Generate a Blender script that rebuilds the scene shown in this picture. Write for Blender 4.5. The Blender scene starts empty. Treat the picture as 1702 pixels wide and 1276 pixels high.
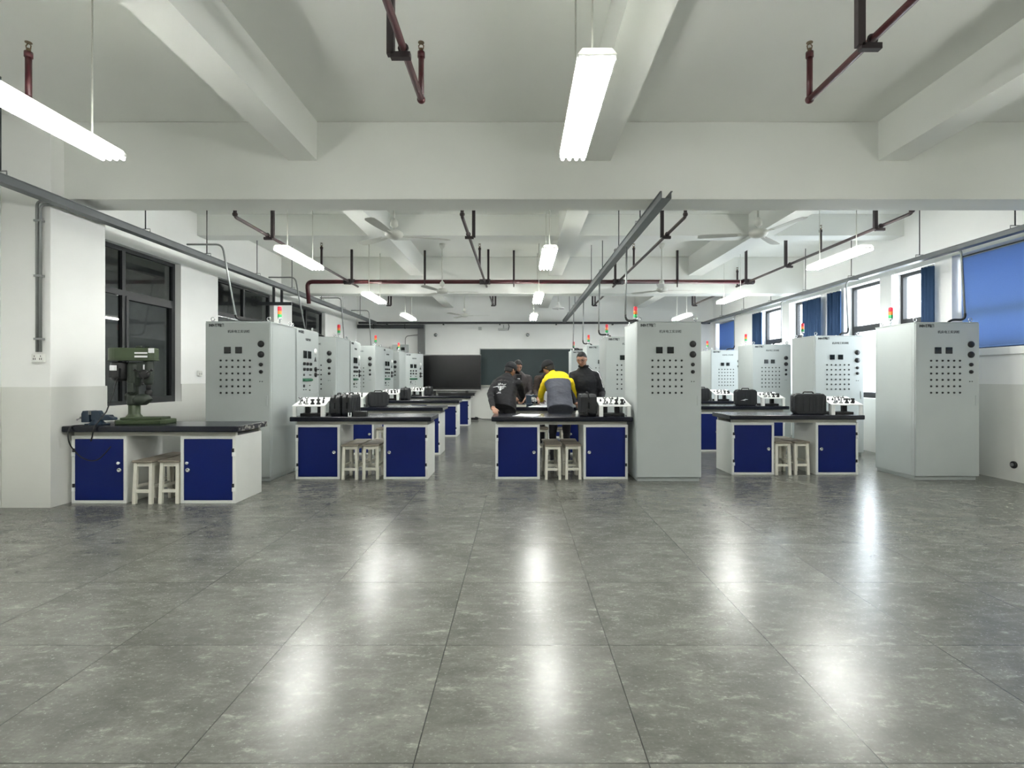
import bpy, bmesh, math, random
from mathutils import Vector, Matrix
random.seed(7)
PI = math.pi
SC = bpy.context.scene
COL = SC.collection

# ---------------------------------------------------------------- camera
F = 884.0
VX, VY = 862.0, 628.0
H = 1.3
cam = bpy.data.cameras.new('camera')
cam.sensor_width = 36.0
cam.lens = F / 1702 * 36.0
cam.shift_x = (851 - VX) / 1702
cam.shift_y = (VY - 638) / 1702
cam.clip_start = 0.05
camo = bpy.data.objects.new('camera', cam)
camo.location = (0, 0, H)
camo.rotation_euler = (PI / 2, 0, 0)
COL.objects.link(camo)
SC.camera = camo


def at(x, y, Y):
    """room point seen at photo pixel (x, y) at distance Y"""
    return Vector(((x - VX) * Y / F, Y, H - (y - VY) * Y / F))


# ---------------------------------------------------------------- materials
def srgb(r, g, b):
    def c(v):
        v /= 255.0
        return v / 12.92 if v <= 0.04045 else ((v + 0.055) / 1.055) ** 2.4
    return (c(r), c(g), c(b), 1.0)


def new_mat(name):
    m = bpy.data.materials.new(name)
    m.use_nodes = True
    nt = m.node_tree
    return m, nt, nt.nodes['Principled BSDF']


def mat(name, rgb, rough=0.5, metal=0.0, var=0.06, scale=6.0, bump=0.0, spec=0.5, detail=3.0):
    """procedural painted / plastic / metal surface with a little unevenness"""
    m, nt, b = new_mat(name)
    tc = nt.nodes.new('ShaderNodeTexCoord')
    nz = nt.nodes.new('ShaderNodeTexNoise')
    nz.inputs['Scale'].default_value = scale
    nz.inputs['Detail'].default_value = detail
    nt.links.new(tc.outputs['Object'], nz.inputs['Vector'])
    rp = nt.nodes.new('ShaderNodeValToRGB')
    c = srgb(*rgb)
    rp.color_ramp.elements[0].position = 0.3
    rp.color_ramp.elements[1].position = 0.7
    rp.color_ramp.elements[0].color = tuple(max(0, v * (1 - var)) for v in c[:3]) + (1,)
    rp.color_ramp.elements[1].color = tuple(min(1, v * (1 + var)) for v in c[:3]) + (1,)
    nt.links.new(nz.outputs['Fac'], rp.inputs['Fac'])
    nt.links.new(rp.outputs['Color'], b.inputs['Base Color'])
    b.inputs['Roughness'].default_value = rough
    b.inputs['Metallic'].default_value = metal
    b.inputs['Specular IOR Level'].default_value = spec
    if bump:
        bp = nt.nodes.new('ShaderNodeBump')
        bp.inputs['Strength'].default_value = bump
        bp.inputs['Distance'].default_value = 0.01
        nt.links.new(nz.outputs['Fac'], bp.inputs['Height'])
        nt.links.new(bp.outputs['Normal'], b.inputs['Normal'])
    return m


def emit(name, rgb, strength):
    m, nt, b = new_mat(name)
    b.inputs['Base Color'].default_value = srgb(*rgb)
    b.inputs['Emission Color'].default_value = srgb(*rgb)
    b.inputs['Emission Strength'].default_value = strength
    return m


def math_node(nt, op, a, b=None, c=None):
    n = nt.nodes.new('ShaderNodeMath')
    n.operation = op
    for i, v in enumerate((a, b, c)):
        if v is None:
            continue
        if isinstance(v, (int, float)):
            n.inputs[i].default_value = v
        else:
            nt.links.new(v, n.inputs[i])
    return n.outputs[0]


def floor_material():
    m, nt, b = new_mat('concrete look floor tile')
    L = nt.links
    geo = nt.nodes.new('ShaderNodeNewGeometry')
    sep = nt.nodes.new('ShaderNodeSeparateXYZ')
    L.new(geo.outputs['Position'], sep.inputs[0])
    T = 0.793
    u = math_node(nt, 'DIVIDE', math_node(nt, 'SUBTRACT', sep.outputs[0], 0.439), T)
    v = math_node(nt, 'DIVIDE', math_node(nt, 'SUBTRACT', sep.outputs[1], 2.588), T)
    fu, fv = math_node(nt, 'FRACT', u), math_node(nt, 'FRACT', v)
    iu, iv = math_node(nt, 'FLOOR', u), math_node(nt, 'FLOOR', v)
    # distance to the joint
    du = math_node(nt, 'MINIMUM', fu, math_node(nt, 'SUBTRACT', 1.0, fu))
    dv = math_node(nt, 'MINIMUM', fv, math_node(nt, 'SUBTRACT', 1.0, fv))
    d = math_node(nt, 'MINIMUM', du, dv)
    joint = math_node(nt, 'LESS_THAN', d, 0.0028)
    # a separate cut of the pattern for every tile
    cmb = nt.nodes.new('ShaderNodeCombineXYZ')
    L.new(iu, cmb.inputs[0]); L.new(iv, cmb.inputs[1])
    wn = nt.nodes.new('ShaderNodeTexWhiteNoise')
    wn.noise_dimensions = '3D'
    L.new(cmb.outputs[0], wn.inputs['Vector'])
    off = nt.nodes.new('ShaderNodeVectorMath'); off.operation = 'SCALE'
    L.new(wn.outputs['Color'], off.inputs[0]); off.inputs['Scale'].default_value = 20.0
    add = nt.nodes.new('ShaderNodeVectorMath'); add.operation = 'ADD'
    L.new(geo.outputs['Position'], add.inputs[0]); L.new(off.outputs[0], add.inputs[1])

    def noise(sx, sy, scale, detail, rough=0.6, dist=0.0):
        mp = nt.nodes.new('ShaderNodeMapping')
        mp.inputs['Scale'].default_value = (sx, sy, 1)
        L.new(add.outputs[0], mp.inputs['Vector'])
        n = nt.nodes.new('ShaderNodeTexNoise')
        n.inputs['Scale'].default_value = scale
        n.inputs['Detail'].default_value = detail
        n.inputs['Roughness'].default_value = rough
        n.inputs['Distortion'].default_value = dist
        L.new(mp.outputs[0], n.inputs['Vector'])
        return n.outputs['Fac']
    n1 = noise(1.0, 1.3, 2.6, 9, 0.66, 0.3)
    n2 = noise(1.0, 2.2, 9.0, 9, 0.72, 0.25)
    n3 = noise(1.0, 1.3, 70.0, 4, 0.7)
    rp = nt.nodes.new('ShaderNodeValToRGB')
    e = rp.color_ramp.elements
    e[0].position, e[0].color = 0.33, srgb(74, 75, 70)
    e[1].position, e[1].color = 0.69, srgb(132, 133, 126)
    mid = e.new(0.5); mid.color = srgb(99, 100, 94)
    mixf = math_node(nt, 'ADD', math_node(nt, 'MULTIPLY', n1, 0.48), math_node(nt, 'ADD', math_node(nt, 'MULTIPLY', n2, 0.36), math_node(nt, 'MULTIPLY', n3, 0.18)))
    L.new(mixf, rp.inputs['Fac'])
    # whitish lime scuffs
    sc = nt.nodes.new('ShaderNodeMapRange')
    sc.inputs['From Min'].default_value = 0.58; sc.inputs['From Max'].default_value = 0.70
    L.new(n2, sc.inputs['Value'])
    mx = nt.nodes.new('ShaderNodeMix'); mx.data_type = 'RGBA'
    L.new(math_node(nt, 'MULTIPLY', sc.outputs[0], 0.55), mx.inputs['Factor'])
    L.new(rp.outputs['Color'], mx.inputs['A']); mx.inputs['B'].default_value = srgb(170, 171, 163)
    mj = nt.nodes.new('ShaderNodeMix'); mj.data_type = 'RGBA'
    L.new(joint, mj.inputs['Factor'])
    L.new(mx.outputs['Result'], mj.inputs['A']); mj.inputs['B'].default_value = srgb(40, 41, 38)
    L.new(mj.outputs['Result'], b.inputs['Base Color'])
    rr = nt.nodes.new('ShaderNodeMapRange')
    rr.inputs['To Min'].default_value = 0.21; rr.inputs['To Max'].default_value = 0.31
    L.new(n3, rr.inputs['Value'])
    L.new(rr.outputs[0], b.inputs['Roughness'])
    b.inputs['Specular IOR Level'].default_value = 0.5
    bp = nt.nodes.new('ShaderNodeBump')
    bp.inputs['Strength'].default_value = 0.02; bp.inputs['Distance'].default_value = 0.004
    L.new(math_node(nt, 'SUBTRACT', n1, math_node(nt, 'MULTIPLY', joint, 1.0)), bp.inputs['Height'])
    L.new(bp.outputs['Normal'], b.inputs['Normal'])
    return m


def glass_material(name, tint, refl=1.0):
    m = bpy.data.materials.new(name)
    m.use_nodes = True
    nt = m.node_tree
    nt.nodes.remove(nt.nodes['Principled BSDF'])
    out = nt.nodes['Material Output']
    tr = nt.nodes.new('ShaderNodeBsdfTransparent'); tr.inputs['Color'].default_value = tint
    gl = nt.nodes.new('ShaderNodeBsdfGlossy'); gl.inputs['Roughness'].default_value = 0.02
    gl.inputs['Color'].default_value = (refl, refl, refl, 1)
    lw = nt.nodes.new('ShaderNodeLayerWeight'); lw.inputs['Blend'].default_value = 0.5
    fac = math_node(nt, 'MULTIPLY_ADD', math_node(nt, 'POWER', lw.outputs['Facing'], 5.0), 0.9, 0.045)
    mx = nt.nodes.new('ShaderNodeMixShader')
    nt.links.new(fac, mx.inputs[0])
    nt.links.new(tr.outputs[0], mx.inputs[1]); nt.links.new(gl.outputs[0], mx.inputs[2])
    nt.links.new(mx.outputs[0], out.inputs['Surface'])
    return m


def cloth_translucent(name, rgb, amount, trgb=None):
    m = bpy.data.materials.new(name)
    m.use_nodes = True
    nt = m.node_tree
    nt.nodes.remove(nt.nodes['Principled BSDF'])
    out = nt.nodes['Material Output']
    tc = nt.nodes.new('ShaderNodeTexCoord')
    wv = nt.nodes.new('ShaderNodeTexNoise'); wv.inputs['Scale'].default_value = 90
    nt.links.new(tc.outputs['Object'], wv.inputs['Vector'])
    rp = nt.nodes.new('ShaderNodeValToRGB')
    c = srgb(*rgb)
    rp.color_ramp.elements[0].color = tuple(v * 0.92 for v in c[:3]) + (1,)
    rp.color_ramp.elements[1].color = tuple(min(1, v * 1.08) for v in c[:3]) + (1,)
    nt.links.new(wv.outputs['Fac'], rp.inputs['Fac'])
    df = nt.nodes.new('ShaderNodeBsdfDiffuse'); ts = nt.nodes.new('ShaderNodeBsdfTranslucent')
    nt.links.new(rp.outputs['Color'], df.inputs['Color'])
    if trgb:
        ts.inputs['Color'].default_value = srgb(*trgb)
    else:
        nt.links.new(rp.outputs['Color'], ts.inputs['Color'])
    mx = nt.nodes.new('ShaderNodeMixShader'); mx.inputs[0].default_value = amount
    nt.links.new(df.outputs[0], mx.inputs[1]); nt.links.new(ts.outputs[0], mx.inputs[2])
    nt.links.new(mx.outputs[0], out.inputs['Surface'])
    return m


M = {}
M['floor'] = floor_material()
M['wall'] = mat('white wall paint', (243, 244, 242), 0.75, var=0.025, scale=1.5, bump=0.03)
M['ceil'] = mat('white ceiling paint', (232, 234, 230), 0.8, var=0.02, scale=1.0, bump=0.03)
M['dado'] = mat('pale grey glazed dado tile', (222, 223, 218), 0.45, var=0.025, scale=2.0)
M['corr'] = mat('dim corridor paint', (205, 205, 205), 0.8)
M['wframe'] = mat('dark window aluminium', (30, 33, 35), 0.5)
M['glass_l'] = glass_material('corridor window glass', (0.74, 0.76, 0.76, 1))
M['glass_r'] = glass_material('daylight window glass', (0.95, 0.97, 0.98, 1))
M['blind'] = cloth_translucent('blue roller blind cloth', (104, 132, 180), 0.28, (112, 138, 184))
M['curtain'] = cloth_translucent('slate blue curtain cloth', (62, 84, 116), 0.15)
M['cab'] = mat('light grey powder coat', (178, 185, 184), 0.42, var=0.02, scale=3)
M['cabseam'] = mat('grey cabinet gasket', (120, 126, 126), 0.6)
M['black'] = mat('black plastic', (22, 23, 24), 0.4, var=0.1)
M['blackm'] = mat('matt black rubber', (16, 16, 17), 0.75, var=0.1)
M['ink'] = mat('black printed ink', (40, 44, 46), 0.6)
M['meter'] = mat('dark meter window', (18, 24, 24), 0.15)
M['chrome'] = mat('bright chrome', (205, 208, 210), 0.22, metal=0.9)
M['steel'] = mat('dull steel', (150, 152, 152), 0.42, metal=0.7)
M['red'] = mat('red lamp lens', (225, 44, 60), 0.25)
M['orange'] = mat('orange lamp lens', (226, 118, 52), 0.25)
M['green'] = mat('green lamp lens', (46, 150, 84), 0.25)
M['terminal'] = mat('green terminal plastic', (24, 92, 62), 0.4)
M['benchw'] = mat('off white enamelled steel', (226, 228, 224), 0.4, var=0.025, scale=4)
M['apron'] = mat('cream grey rail paint', (196, 196, 186), 0.5)
M['worktop'] = mat('black navy phenolic worktop', (10, 14, 28), 0.24, var=0.15, scale=5, spec=0.4)
M['door'] = mat('navy blue enamel', (3, 24, 90), 0.5, var=0.06, scale=3, spec=0.25)
M['stoolw'] = mat('cream painted wood', (222, 220, 208), 0.55, var=0.05, scale=14)
M['seat'] = mat('worn grey brown wood', (132, 124, 112), 0.6, var=0.18, scale=18)
M['stand'] = mat('white coated steel stand', (240, 242, 240), 0.4, var=0.01)
M['case'] = mat('charcoal ribbed plastic', (26, 29, 33), 0.5, var=0.12, scale=10)
M['traym'] = mat('galvanised grey tray steel', (104, 108, 110), 0.5, metal=0.3)
M['traydark'] = mat('dark grey iron paint', (52, 55, 58), 0.5)  # dark grey coat of the rods, trunking and small fittings
M['conduit'] = mat('grey conduit steel', (140, 143, 142), 0.4, metal=0.5)
M['pipe'] = mat('dark maroon pipe enamel', (62, 15, 21), 0.4, var=0.1)
M['pipedark'] = mat('near black brown pipe enamel', (50, 36, 38), 0.45, var=0.1)
M['bracket'] = mat('dark iron bracket paint', (48, 40, 42), 0.55)
M['brass'] = mat('aged brass', (120, 104, 80), 0.4, metal=0.7)
M['fan'] = mat('ivory fan enamel', (206, 207, 200), 0.45)
M['lampbody'] = mat('white lamp housing', (235, 236, 234), 0.5)
M['reflector'] = cloth_translucent('white translucent lamp reflector', (240, 241, 238), 0.58)
M['tube'] = emit('fluorescent tube light', (255, 255, 250), 40.0)
M['board'] = mat('dark green chalkboard', (30, 46, 48), 0.55, var=0.12, scale=1.5)
M['alu'] = mat('brushed aluminium', (176, 178, 176), 0.4, metal=0.5)
M['screen'] = mat('black glossy screen', (9, 10, 12), 0.25)
M['dpgreen'] = mat('olive green machine enamel', (58, 72, 46), 0.45, var=0.12, scale=9)
M['dpdark'] = mat('dark green cast iron', (42, 50, 42), 0.5, var=0.18, scale=12)
M['viseblue'] = mat('dark blue machine enamel', (26, 44, 62), 0.42, var=0.15, scale=14)
M['paper'] = mat('white paper', (240, 241, 244), 0.7, var=0.01)
M['cable'] = mat('black cable rubber', (20, 21, 22), 0.55)
M['socket'] = mat('white socket plastic', (234, 235, 230), 0.4)
M['ductgrey'] = mat('mid grey duct paint', (112, 114, 114), 0.55)
M['skin'] = mat('skin', (168, 126, 104), 0.5, var=0.06, scale=20)
M['hair'] = mat('black hair', (18, 17, 18), 0.6, var=0.3, scale=60)
M['lips'] = mat('lip skin', (140, 84, 76), 0.5)
M['jk_black'] = mat('black jacket cloth', (10, 11, 17), 0.8, var=0.15, scale=12, bump=0.1)
M['jk_navy'] = mat('black navy tracksuit cloth', (11, 14, 22), 0.75, var=0.15, scale=12, bump=0.1)
M['jk_taupe'] = mat('grey brown jacket cloth', (70, 65, 66), 0.85, var=0.12, scale=12, bump=0.1)
M['jk_brown'] = mat('dark brown jacket cloth', (52, 41, 36), 0.85, var=0.12, scale=12, bump=0.1)
M['jk_grey'] = mat('charcoal grey jacket cloth', (62, 65, 76), 0.7, var=0.1, scale=12, bump=0.1)
M['jk_yellow'] = mat('bright yellow jacket cloth', (246, 216, 20), 0.7, var=0.05, scale=12, bump=0.1)
M['trousers'] = mat('dark trouser cloth', (16, 17, 23), 0.85, var=0.12, scale=12)
M['shoe'] = mat('black shoe leather', (22, 22, 22), 0.5)
M['white'] = mat('white stripe cloth', (228, 230, 232), 0.7, var=0.01)


def worn_edge_material():
    m, nt, b = new_mat('worn worktop edge band')
    tc = nt.nodes.new('ShaderNodeTexCoord')
    nz = nt.nodes.new('ShaderNodeTexNoise'); nz.inputs['Scale'].default_value = 26; nz.inputs['Detail'].default_value = 5
    nt.links.new(tc.outputs['Object'], nz.inputs['Vector'])
    rp = nt.nodes.new('ShaderNodeValToRGB')
    rp.color_ramp.elements[0].position = 0.54; rp.color_ramp.elements[0].color = srgb(18, 20, 30)
    rp.color_ramp.elements[1].position = 0.6; rp.color_ramp.elements[1].color = srgb(150, 150, 144)
    nt.links.new(nz.outputs['Fac'], rp.inputs['Fac'])
    nt.links.new(rp.outputs['Color'], b.inputs['Base Color'])
    b.inputs['Roughness'].default_value = 0.5
    return m


M['worn'] = worn_edge_material()


# ---------------------------------------------------------------- mesh builder
class MB:
    def __init__(s):
        s.v, s.f, s.mi, s.sm = [], [], [], []

    def _add(s, vs, fs, mi=0, smooth=False):
        o = len(s.v)
        s.v += [tuple(p) for p in vs]
        for f in fs:
            s.f.append([i + o for i in f]); s.mi.append(mi); s.sm.append(smooth)
        return s

    def box(s, x0, x1, y0, y1, z0, z1, mi=0, mat4=None):
        vs = [(x, y, z) for x in (x0, x1) for y in (y0, y1) for z in (z0, z1)]
        if mat4 is not None:
            vs = [mat4 @ Vector(p) for p in vs]
        return s._add(vs, [(0, 1, 3, 2), (4, 6, 7, 5), (0, 4, 5, 1), (2, 3, 7, 6), (0, 2, 6, 4), (1, 5, 7, 3)], mi)

    def hexa(s, q0, q1, mi=0):
        """solid between two quads (same winding)"""
        return s._add(list(q0) + list(q1), [(3, 2, 1, 0), (4, 5, 6, 7), (0, 1, 5, 4), (1, 2, 6, 5), (2, 3, 7, 6), (3, 0, 4, 7)], mi)

    def cyl(s, p0, p1, r, n=14, r1=None, mi=0, smooth=True):
        p0, p1 = Vector(p0), Vector(p1)
        r1 = r if r1 is None else r1
        d = (p1 - p0).normalized()
        a = d.orthogonal().normalized(); b = d.cross(a)
        vs = []
        for p, rr in ((p0, r), (p1, r1)):
            for k in range(n):
                t = 2 * PI * k / n
                vs.append(p + (a * math.cos(t) + b * math.sin(t)) * rr)
        s._add(vs, [(k, (k + 1) % n, n + (k + 1) % n, n + k) for k in range(n)], mi, smooth)
        o = len(s.v) - 2 * n
        s.f += [[o + k for k in range(n)][::-1], [o + n + k for k in range(n)]]
        s.mi += [mi, mi]; s.sm += [False, False]
        return s

    def tube(s, pts, r, n=10, mi=0, caps=True):
        pts = [Vector(p) for p in pts]
        m = len(pts)
        tang = []
        for i in range(m):
            t = (pts[min(i + 1, m - 1)] - pts[max(i - 1, 0)])
            tang.append(t.normalized())
        a = tang[0].orthogonal().normalized()
        vs = []
        for i in range(m):
            a = (a - tang[i] * a.dot(tang[i])).normalized()
            b = tang[i].cross(a)
            rr = r[i] if isinstance(r, (list, tuple)) else r
            for k in range(n):
                t = 2 * PI * k / n
                vs.append(pts[i] + (a * math.cos(t) + b * math.sin(t)) * rr)
        fs = [(i * n + k, i * n + (k + 1) % n, (i + 1) * n + (k + 1) % n, (i + 1) * n + k) for i in range(m - 1) for k in range(n)]
        s._add(vs, fs, mi, True)
        o = len(s.v) - m * n
        if caps:
            s.f += [[o + k for k in range(n)][::-1], [o + (m - 1) * n + k for k in range(n)]]
            s.mi += [mi, mi]; s.sm += [False, False]
        return s

    def lathe(s, prof, c=(0, 0, 0), n=20, mi=0, axis='Z'):
        vs = []
        for r, h in prof:
            for k in range(n):
                t = 2 * PI * k / n
                x, y = max(r, 1e-4) * math.cos(t), max(r, 1e-4) * math.sin(t)
                if axis == 'Z':
                    p = (x, y, h)
                elif axis == 'Y':
                    p = (x, h, y)
                else:
                    p = (h, x, y)
                vs.append((p[0] + c[0], p[1] + c[1], p[2] + c[2]))
        m = len(prof)
        fs = [(i * n + k, i * n + (k + 1) % n, (i + 1) * n + (k + 1) % n, (i + 1) * n + k) for i in range(m - 1) for k in range(n)]
        s._add(vs, fs, mi, True)
        o = len(s.v) - m * n
        s.f += [[o + k for k in range(n)][::-1], [o + (m - 1) * n + k for k in range(n)]]
        s.mi += [mi, mi]; s.sm += [False, False]
        return s

    def prism(s, poly, y0, y1, mi=0, axis='Y'):
        """polygon in XZ pushed along Y (axis Y), or in XY pushed along Z (axis Z), or in YZ along X"""
        n = len(poly)

        def P(a, b, h):
            return {'Y': (a, h, b), 'Z': (a, b, h), 'X': (h, a, b)}[axis]
        vs = [P(a, b, y0) for a, b in poly] + [P(a, b, y1) for a, b in poly]
        fs = [tuple(range(n))[::-1], tuple(range(n, 2 * n))] + [(k, (k + 1) % n, n + (k + 1) % n, n + k) for k in range(n)]
        return s._add(vs, fs, mi)

    def torus(s, c, R, r, axis='Y', n=16, k=8, mi=0, a0=0.0, a1=2 * PI):
        pts = []
        full = abs(a1 - a0 - 2 * PI) < 1e-6
        for i in range(n + 1):
            t = a0 + (a1 - a0) * i / n
            x, z = R * math.cos(t), R * math.sin(t)
            p = {'Y': (x, 0, z), 'X': (0, x, z), 'Z': (x, z, 0)}[axis]
            pts.append(Vector(c) + Vector(p))
        return s.tube(pts, r, k, mi, caps=not full)

    def ball(s, c, rx, ry=None, rz=None, mi=0, n=16, m=10):
        ry = rx if ry is None else ry; rz = rx if rz is None else rz
        vs = [(c[0], c[1], c[2] - rz)]
        for i in range(1, m):
            p = -PI / 2 + PI * i / m
            for k in range(n):
                t = 2 * PI * k / n
                vs.append((c[0] + rx * math.cos(p) * math.cos(t), c[1] + ry * math.cos(p) * math.sin(t), c[2] + rz * math.sin(p)))
        vs.append((c[0], c[1], c[2] + rz))
        fs = [(0, 1 + (k + 1) % n, 1 + k) for k in range(n)]
        for i in range(m - 2):
            o = 1 + i * n
            fs += [(o + k, o + (k + 1) % n, o + n + (k + 1) % n, o + n + k) for k in range(n)]
        o = 1 + (m - 2) * n
        fs += [(o + k, o + (k + 1) % n, len(vs) - 1) for k in range(n)]
        return s._add(vs, fs, mi, True)

    def mesh(s, name, mats, bevel=0.0, seg=2):
        me = bpy.data.meshes.new(name)
        me.from_pydata(s.v, [], s.f)
        for m in (mats if isinstance(mats, (list, tuple)) else [mats]):
            me.materials.append(M[m] if isinstance(m, str) else m)
        for p, mi, sm in zip(me.polygons, s.mi, s.sm):
            p.material_index = mi; p.use_smooth = sm
        bm = bmesh.new(); bm.from_mesh(me)
        bmesh.ops.recalc_face_normals(bm, faces=bm.faces)
        if bevel:
            es = [e for e in bm.edges if len(e.link_faces) == 2 and e.calc_face_angle(0) > 0.6]
            bmesh.ops.bevel(bm, geom=es, offset=bevel, segments=seg, profile=0.5, affect='EDGES', clamp_overlap=True)
        bm.to_mesh(me); bm.free()
        me.update()
        return me

    def build(s, name, mats, parent=None, bevel=0.0, seg=2, loc=None):
        return link(name, s.mesh(name, mats, bevel, seg), parent, loc)


def link(name, me, parent=None, loc=None):
    o = bpy.data.objects.new(name, me)
    COL.objects.link(o)
    if parent is not None:
        o.parent = parent
    if loc is not None:
        o.location = loc
    return o


def tag(o, label=None, cat=None, group=None, kind=None):
    if label: o['label'] = label
    if cat: o['category'] = cat
    if group: o['group'] = group
    if kind: o['kind'] = kind
    return o


def thing(name, label, cat, loc=(0, 0, 0), rotz=0.0, group=None):
    o = bpy.data.objects.new(name, None)
    o.empty_display_size = 0.1
    COL.objects.link(o)
    o.location = loc
    o.rotation_euler = (0, 0, rotz)
    return tag(o, label, cat, group)


def dup(root, label, loc=None, rotz=None, group=None):
    r = root.copy(); COL.objects.link(r)
    r['label'] = label
    if group: r['group'] = group
    if loc is not None: r.location = loc
    if rotz is not None: r.rotation_euler = (0, 0, rotz)
    for ch in list(root.children):
        c = ch.copy(); COL.objects.link(c); c.parent = r
        for g in list(ch.children):
            d = g.copy(); COL.objects.link(d); d.parent = c
    return r


def struct(name, mb, mats, bevel=0.0):
    o = mb.build(name, mats, None, bevel)
    o['kind'] = 'structure'
    return o


def text_mesh(txt, size, mname, mats, depth=0.001, bold=0.0):
    """lettering standing on a face that looks towards -Y, centred on its origin"""
    cu = bpy.data.curves.new(mname, 'FONT')
    cu.body = txt
    cu.size = size
    cu.align_x = 'CENTER'; cu.align_y = 'CENTER'
    cu.extrude = depth
    cu.offset = bold
    cu.resolution_u = 2
    o = bpy.data.objects.new(mname, cu)
    COL.objects.link(o)
    dg = bpy.context.evaluated_depsgraph_get()
    me = bpy.data.meshes.new_from_object(o.evaluated_get(dg))
    bpy.data.objects.remove(o)
    bpy.data.curves.remove(cu)
    me.transform(Matrix.Rotation(PI / 2, 4, 'X'))
    me.name = mname
    me.materials.clear()
    me.materials.append(M[mats])
    return me


def bez(p0, p1, p2, p3, n=12):
    p0, p1, p2, p3 = map(Vector, (p0, p1, p2, p3))
    return [p0 * (1 - t) ** 3 + p1 * 3 * t * (1 - t) ** 2 + p2 * 3 * t * t * (1 - t) + p3 * t ** 3 for t in [i / n for i in range(n + 1)]]


def rounded(pts, r, n=5):
    """polyline with its inner corners rounded"""
    pts = [Vector(p) for p in pts]
    out = [pts[0]]
    for i in range(1, len(pts) - 1):
        a, b, c = pts[i - 1], pts[i], pts[i + 1]
        ra = min(r, (a - b).length * 0.45, (c - b).length * 0.45)
        p = b + (a - b).normalized() * ra; q = b + (c - b).normalized() * ra
        for k in range(n + 1):
            t = k / n
            out.append(p * (1 - t) ** 2 + b * 2 * t * (1 - t) + q * t * t)
    out.append(pts[-1])
    return out

# ================================================================ the room
XL, XR, YB, YF, ZC = -5.2, 6.24, -5.0, 17.05, 3.95
struct('floor', MB().box(-8.2, 6.7, YB - 0.2, YF + 0.2, -0.12, 0), 'floor')
struct('ceiling', MB().box(-8.2, 6.7, YB - 0.2, YF + 0.2, ZC, ZC + 0.15), 'ceil')


def wall_along_y(x0, x1, ya, yb, z0, z1, ops):
    mb = MB()
    y = ya
    for (o0, o1, s, t) in sorted(ops):
        mb.box(x0, x1, y, o0, z0, z1)
        if s > z0: mb.box(x0, x1, o0, o1, z0, min(s, z1))
        if t < z1: mb.box(x0, x1, o0, o1, max(t, z0), z1)
        y = o1
    mb.box(x0, x1, y, yb, z0, z1)
    return mb


LW = [(6.07, 8.19, 0.94, 3.05), (9.2, 11.3, 0.94, 3.05), (12.2, 14.3, 0.94, 3.05)]
RW = [(5.2, 7.66, 1.70, 3.05), (7.98, 8.9, 0.94, 3.02), (9.19, 10.2, 0.94, 3.02), (11.0, 12.26, 0.94, 3.02), (12.6, 13.75, 0.94, 3.02), (15.4, 16.85, 0.94, 3.02)]
struct('wall_left', wall_along_y(XL - 0.25, XL, YB, YF, 0, ZC, LW), 'wall')
struct('wall_right', wall_along_y(XR, XR + 0.3, YB, YF, 0, ZC, RW), 'wall')
struct('wall_back', MB().box(XL - 0.25, XR + 0.3, YF, YF + 0.2, 0, ZC), 'wall')
struct('wall_front', MB().box(XL - 0.25, XR + 0.3, YB - 0.2, YB, 0, ZC), 'wall')
struct('wall_corridor', MB().box(-8.0, -7.8, YB, YF, 0, ZC).box(-7.8, XL - 0.25, YB, YB + 0.1, 0, ZC).box(-7.8, XL - 0.25, YF - 0.1, YF, 0, ZC), 'corr')
# column at the left, carrying the first main beam
struct('wall_left_column', MB().box(XL, -4.70, 5.34, 6.05, 0, ZC), 'wall', 0.006)
# tiled dado, one centimetre proud of the plaster
struct('trim_1', wall_along_y(XL, XL + 0.012, YB, 5.34, 0, 1.21, []), 'dado')
struct('trim_2', wall_along_y(XL, XL + 0.012, 6.062, YF, 0, 1.21, [(max(o[0], 6.075), o[1], o[2], o[3]) for o in LW]), 'dado')
struct('trim_3', MB().box(XL + 0.02, -4.688, 5.328, 6.062, 0, 1.21), 'dado')
struct('trim_4', wall_along_y(XR - 0.012, XR, YB, YF, 0, 1.22, [o for o in RW if o[2] < 1.2]), 'dado')
struct('trim_5', MB().box(XL + 0.012, XR - 0.012, YF - 0.012, YF, 0, 1.05), 'dado')
# beams: main ones across the room, shallower ones across and along it
struct('trim_6', MB().box(XL, XR, 5.5, 5.875, 3.148, ZC), 'ceil', 0.008)
struct('trim_7', MB().box(XL, XR, 11.65, 12.02, 3.148, ZC), 'ceil', 0.008)
struct('trim_8', MB().box(XL, XR, 8.6, 8.9, 3.60, ZC), 'ceil', 0.006)
struct('trim_9', MB().box(XL, XR, 14.7, 15.0, 3.60, ZC), 'ceil', 0.006)
for k, (a, b) in enumerate(((-2.377, -2.084), (0.65, 0.95), (3.72, 4.02))):
    struct('trim_%d' % (10 + k), MB().box(a, b, YB, 5.5, 3.546, ZC).box(a, b, 5.875, 11.65, 3.546, ZC).box(a, b, 12.02, YF, 3.546, ZC), 'ceil')


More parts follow.
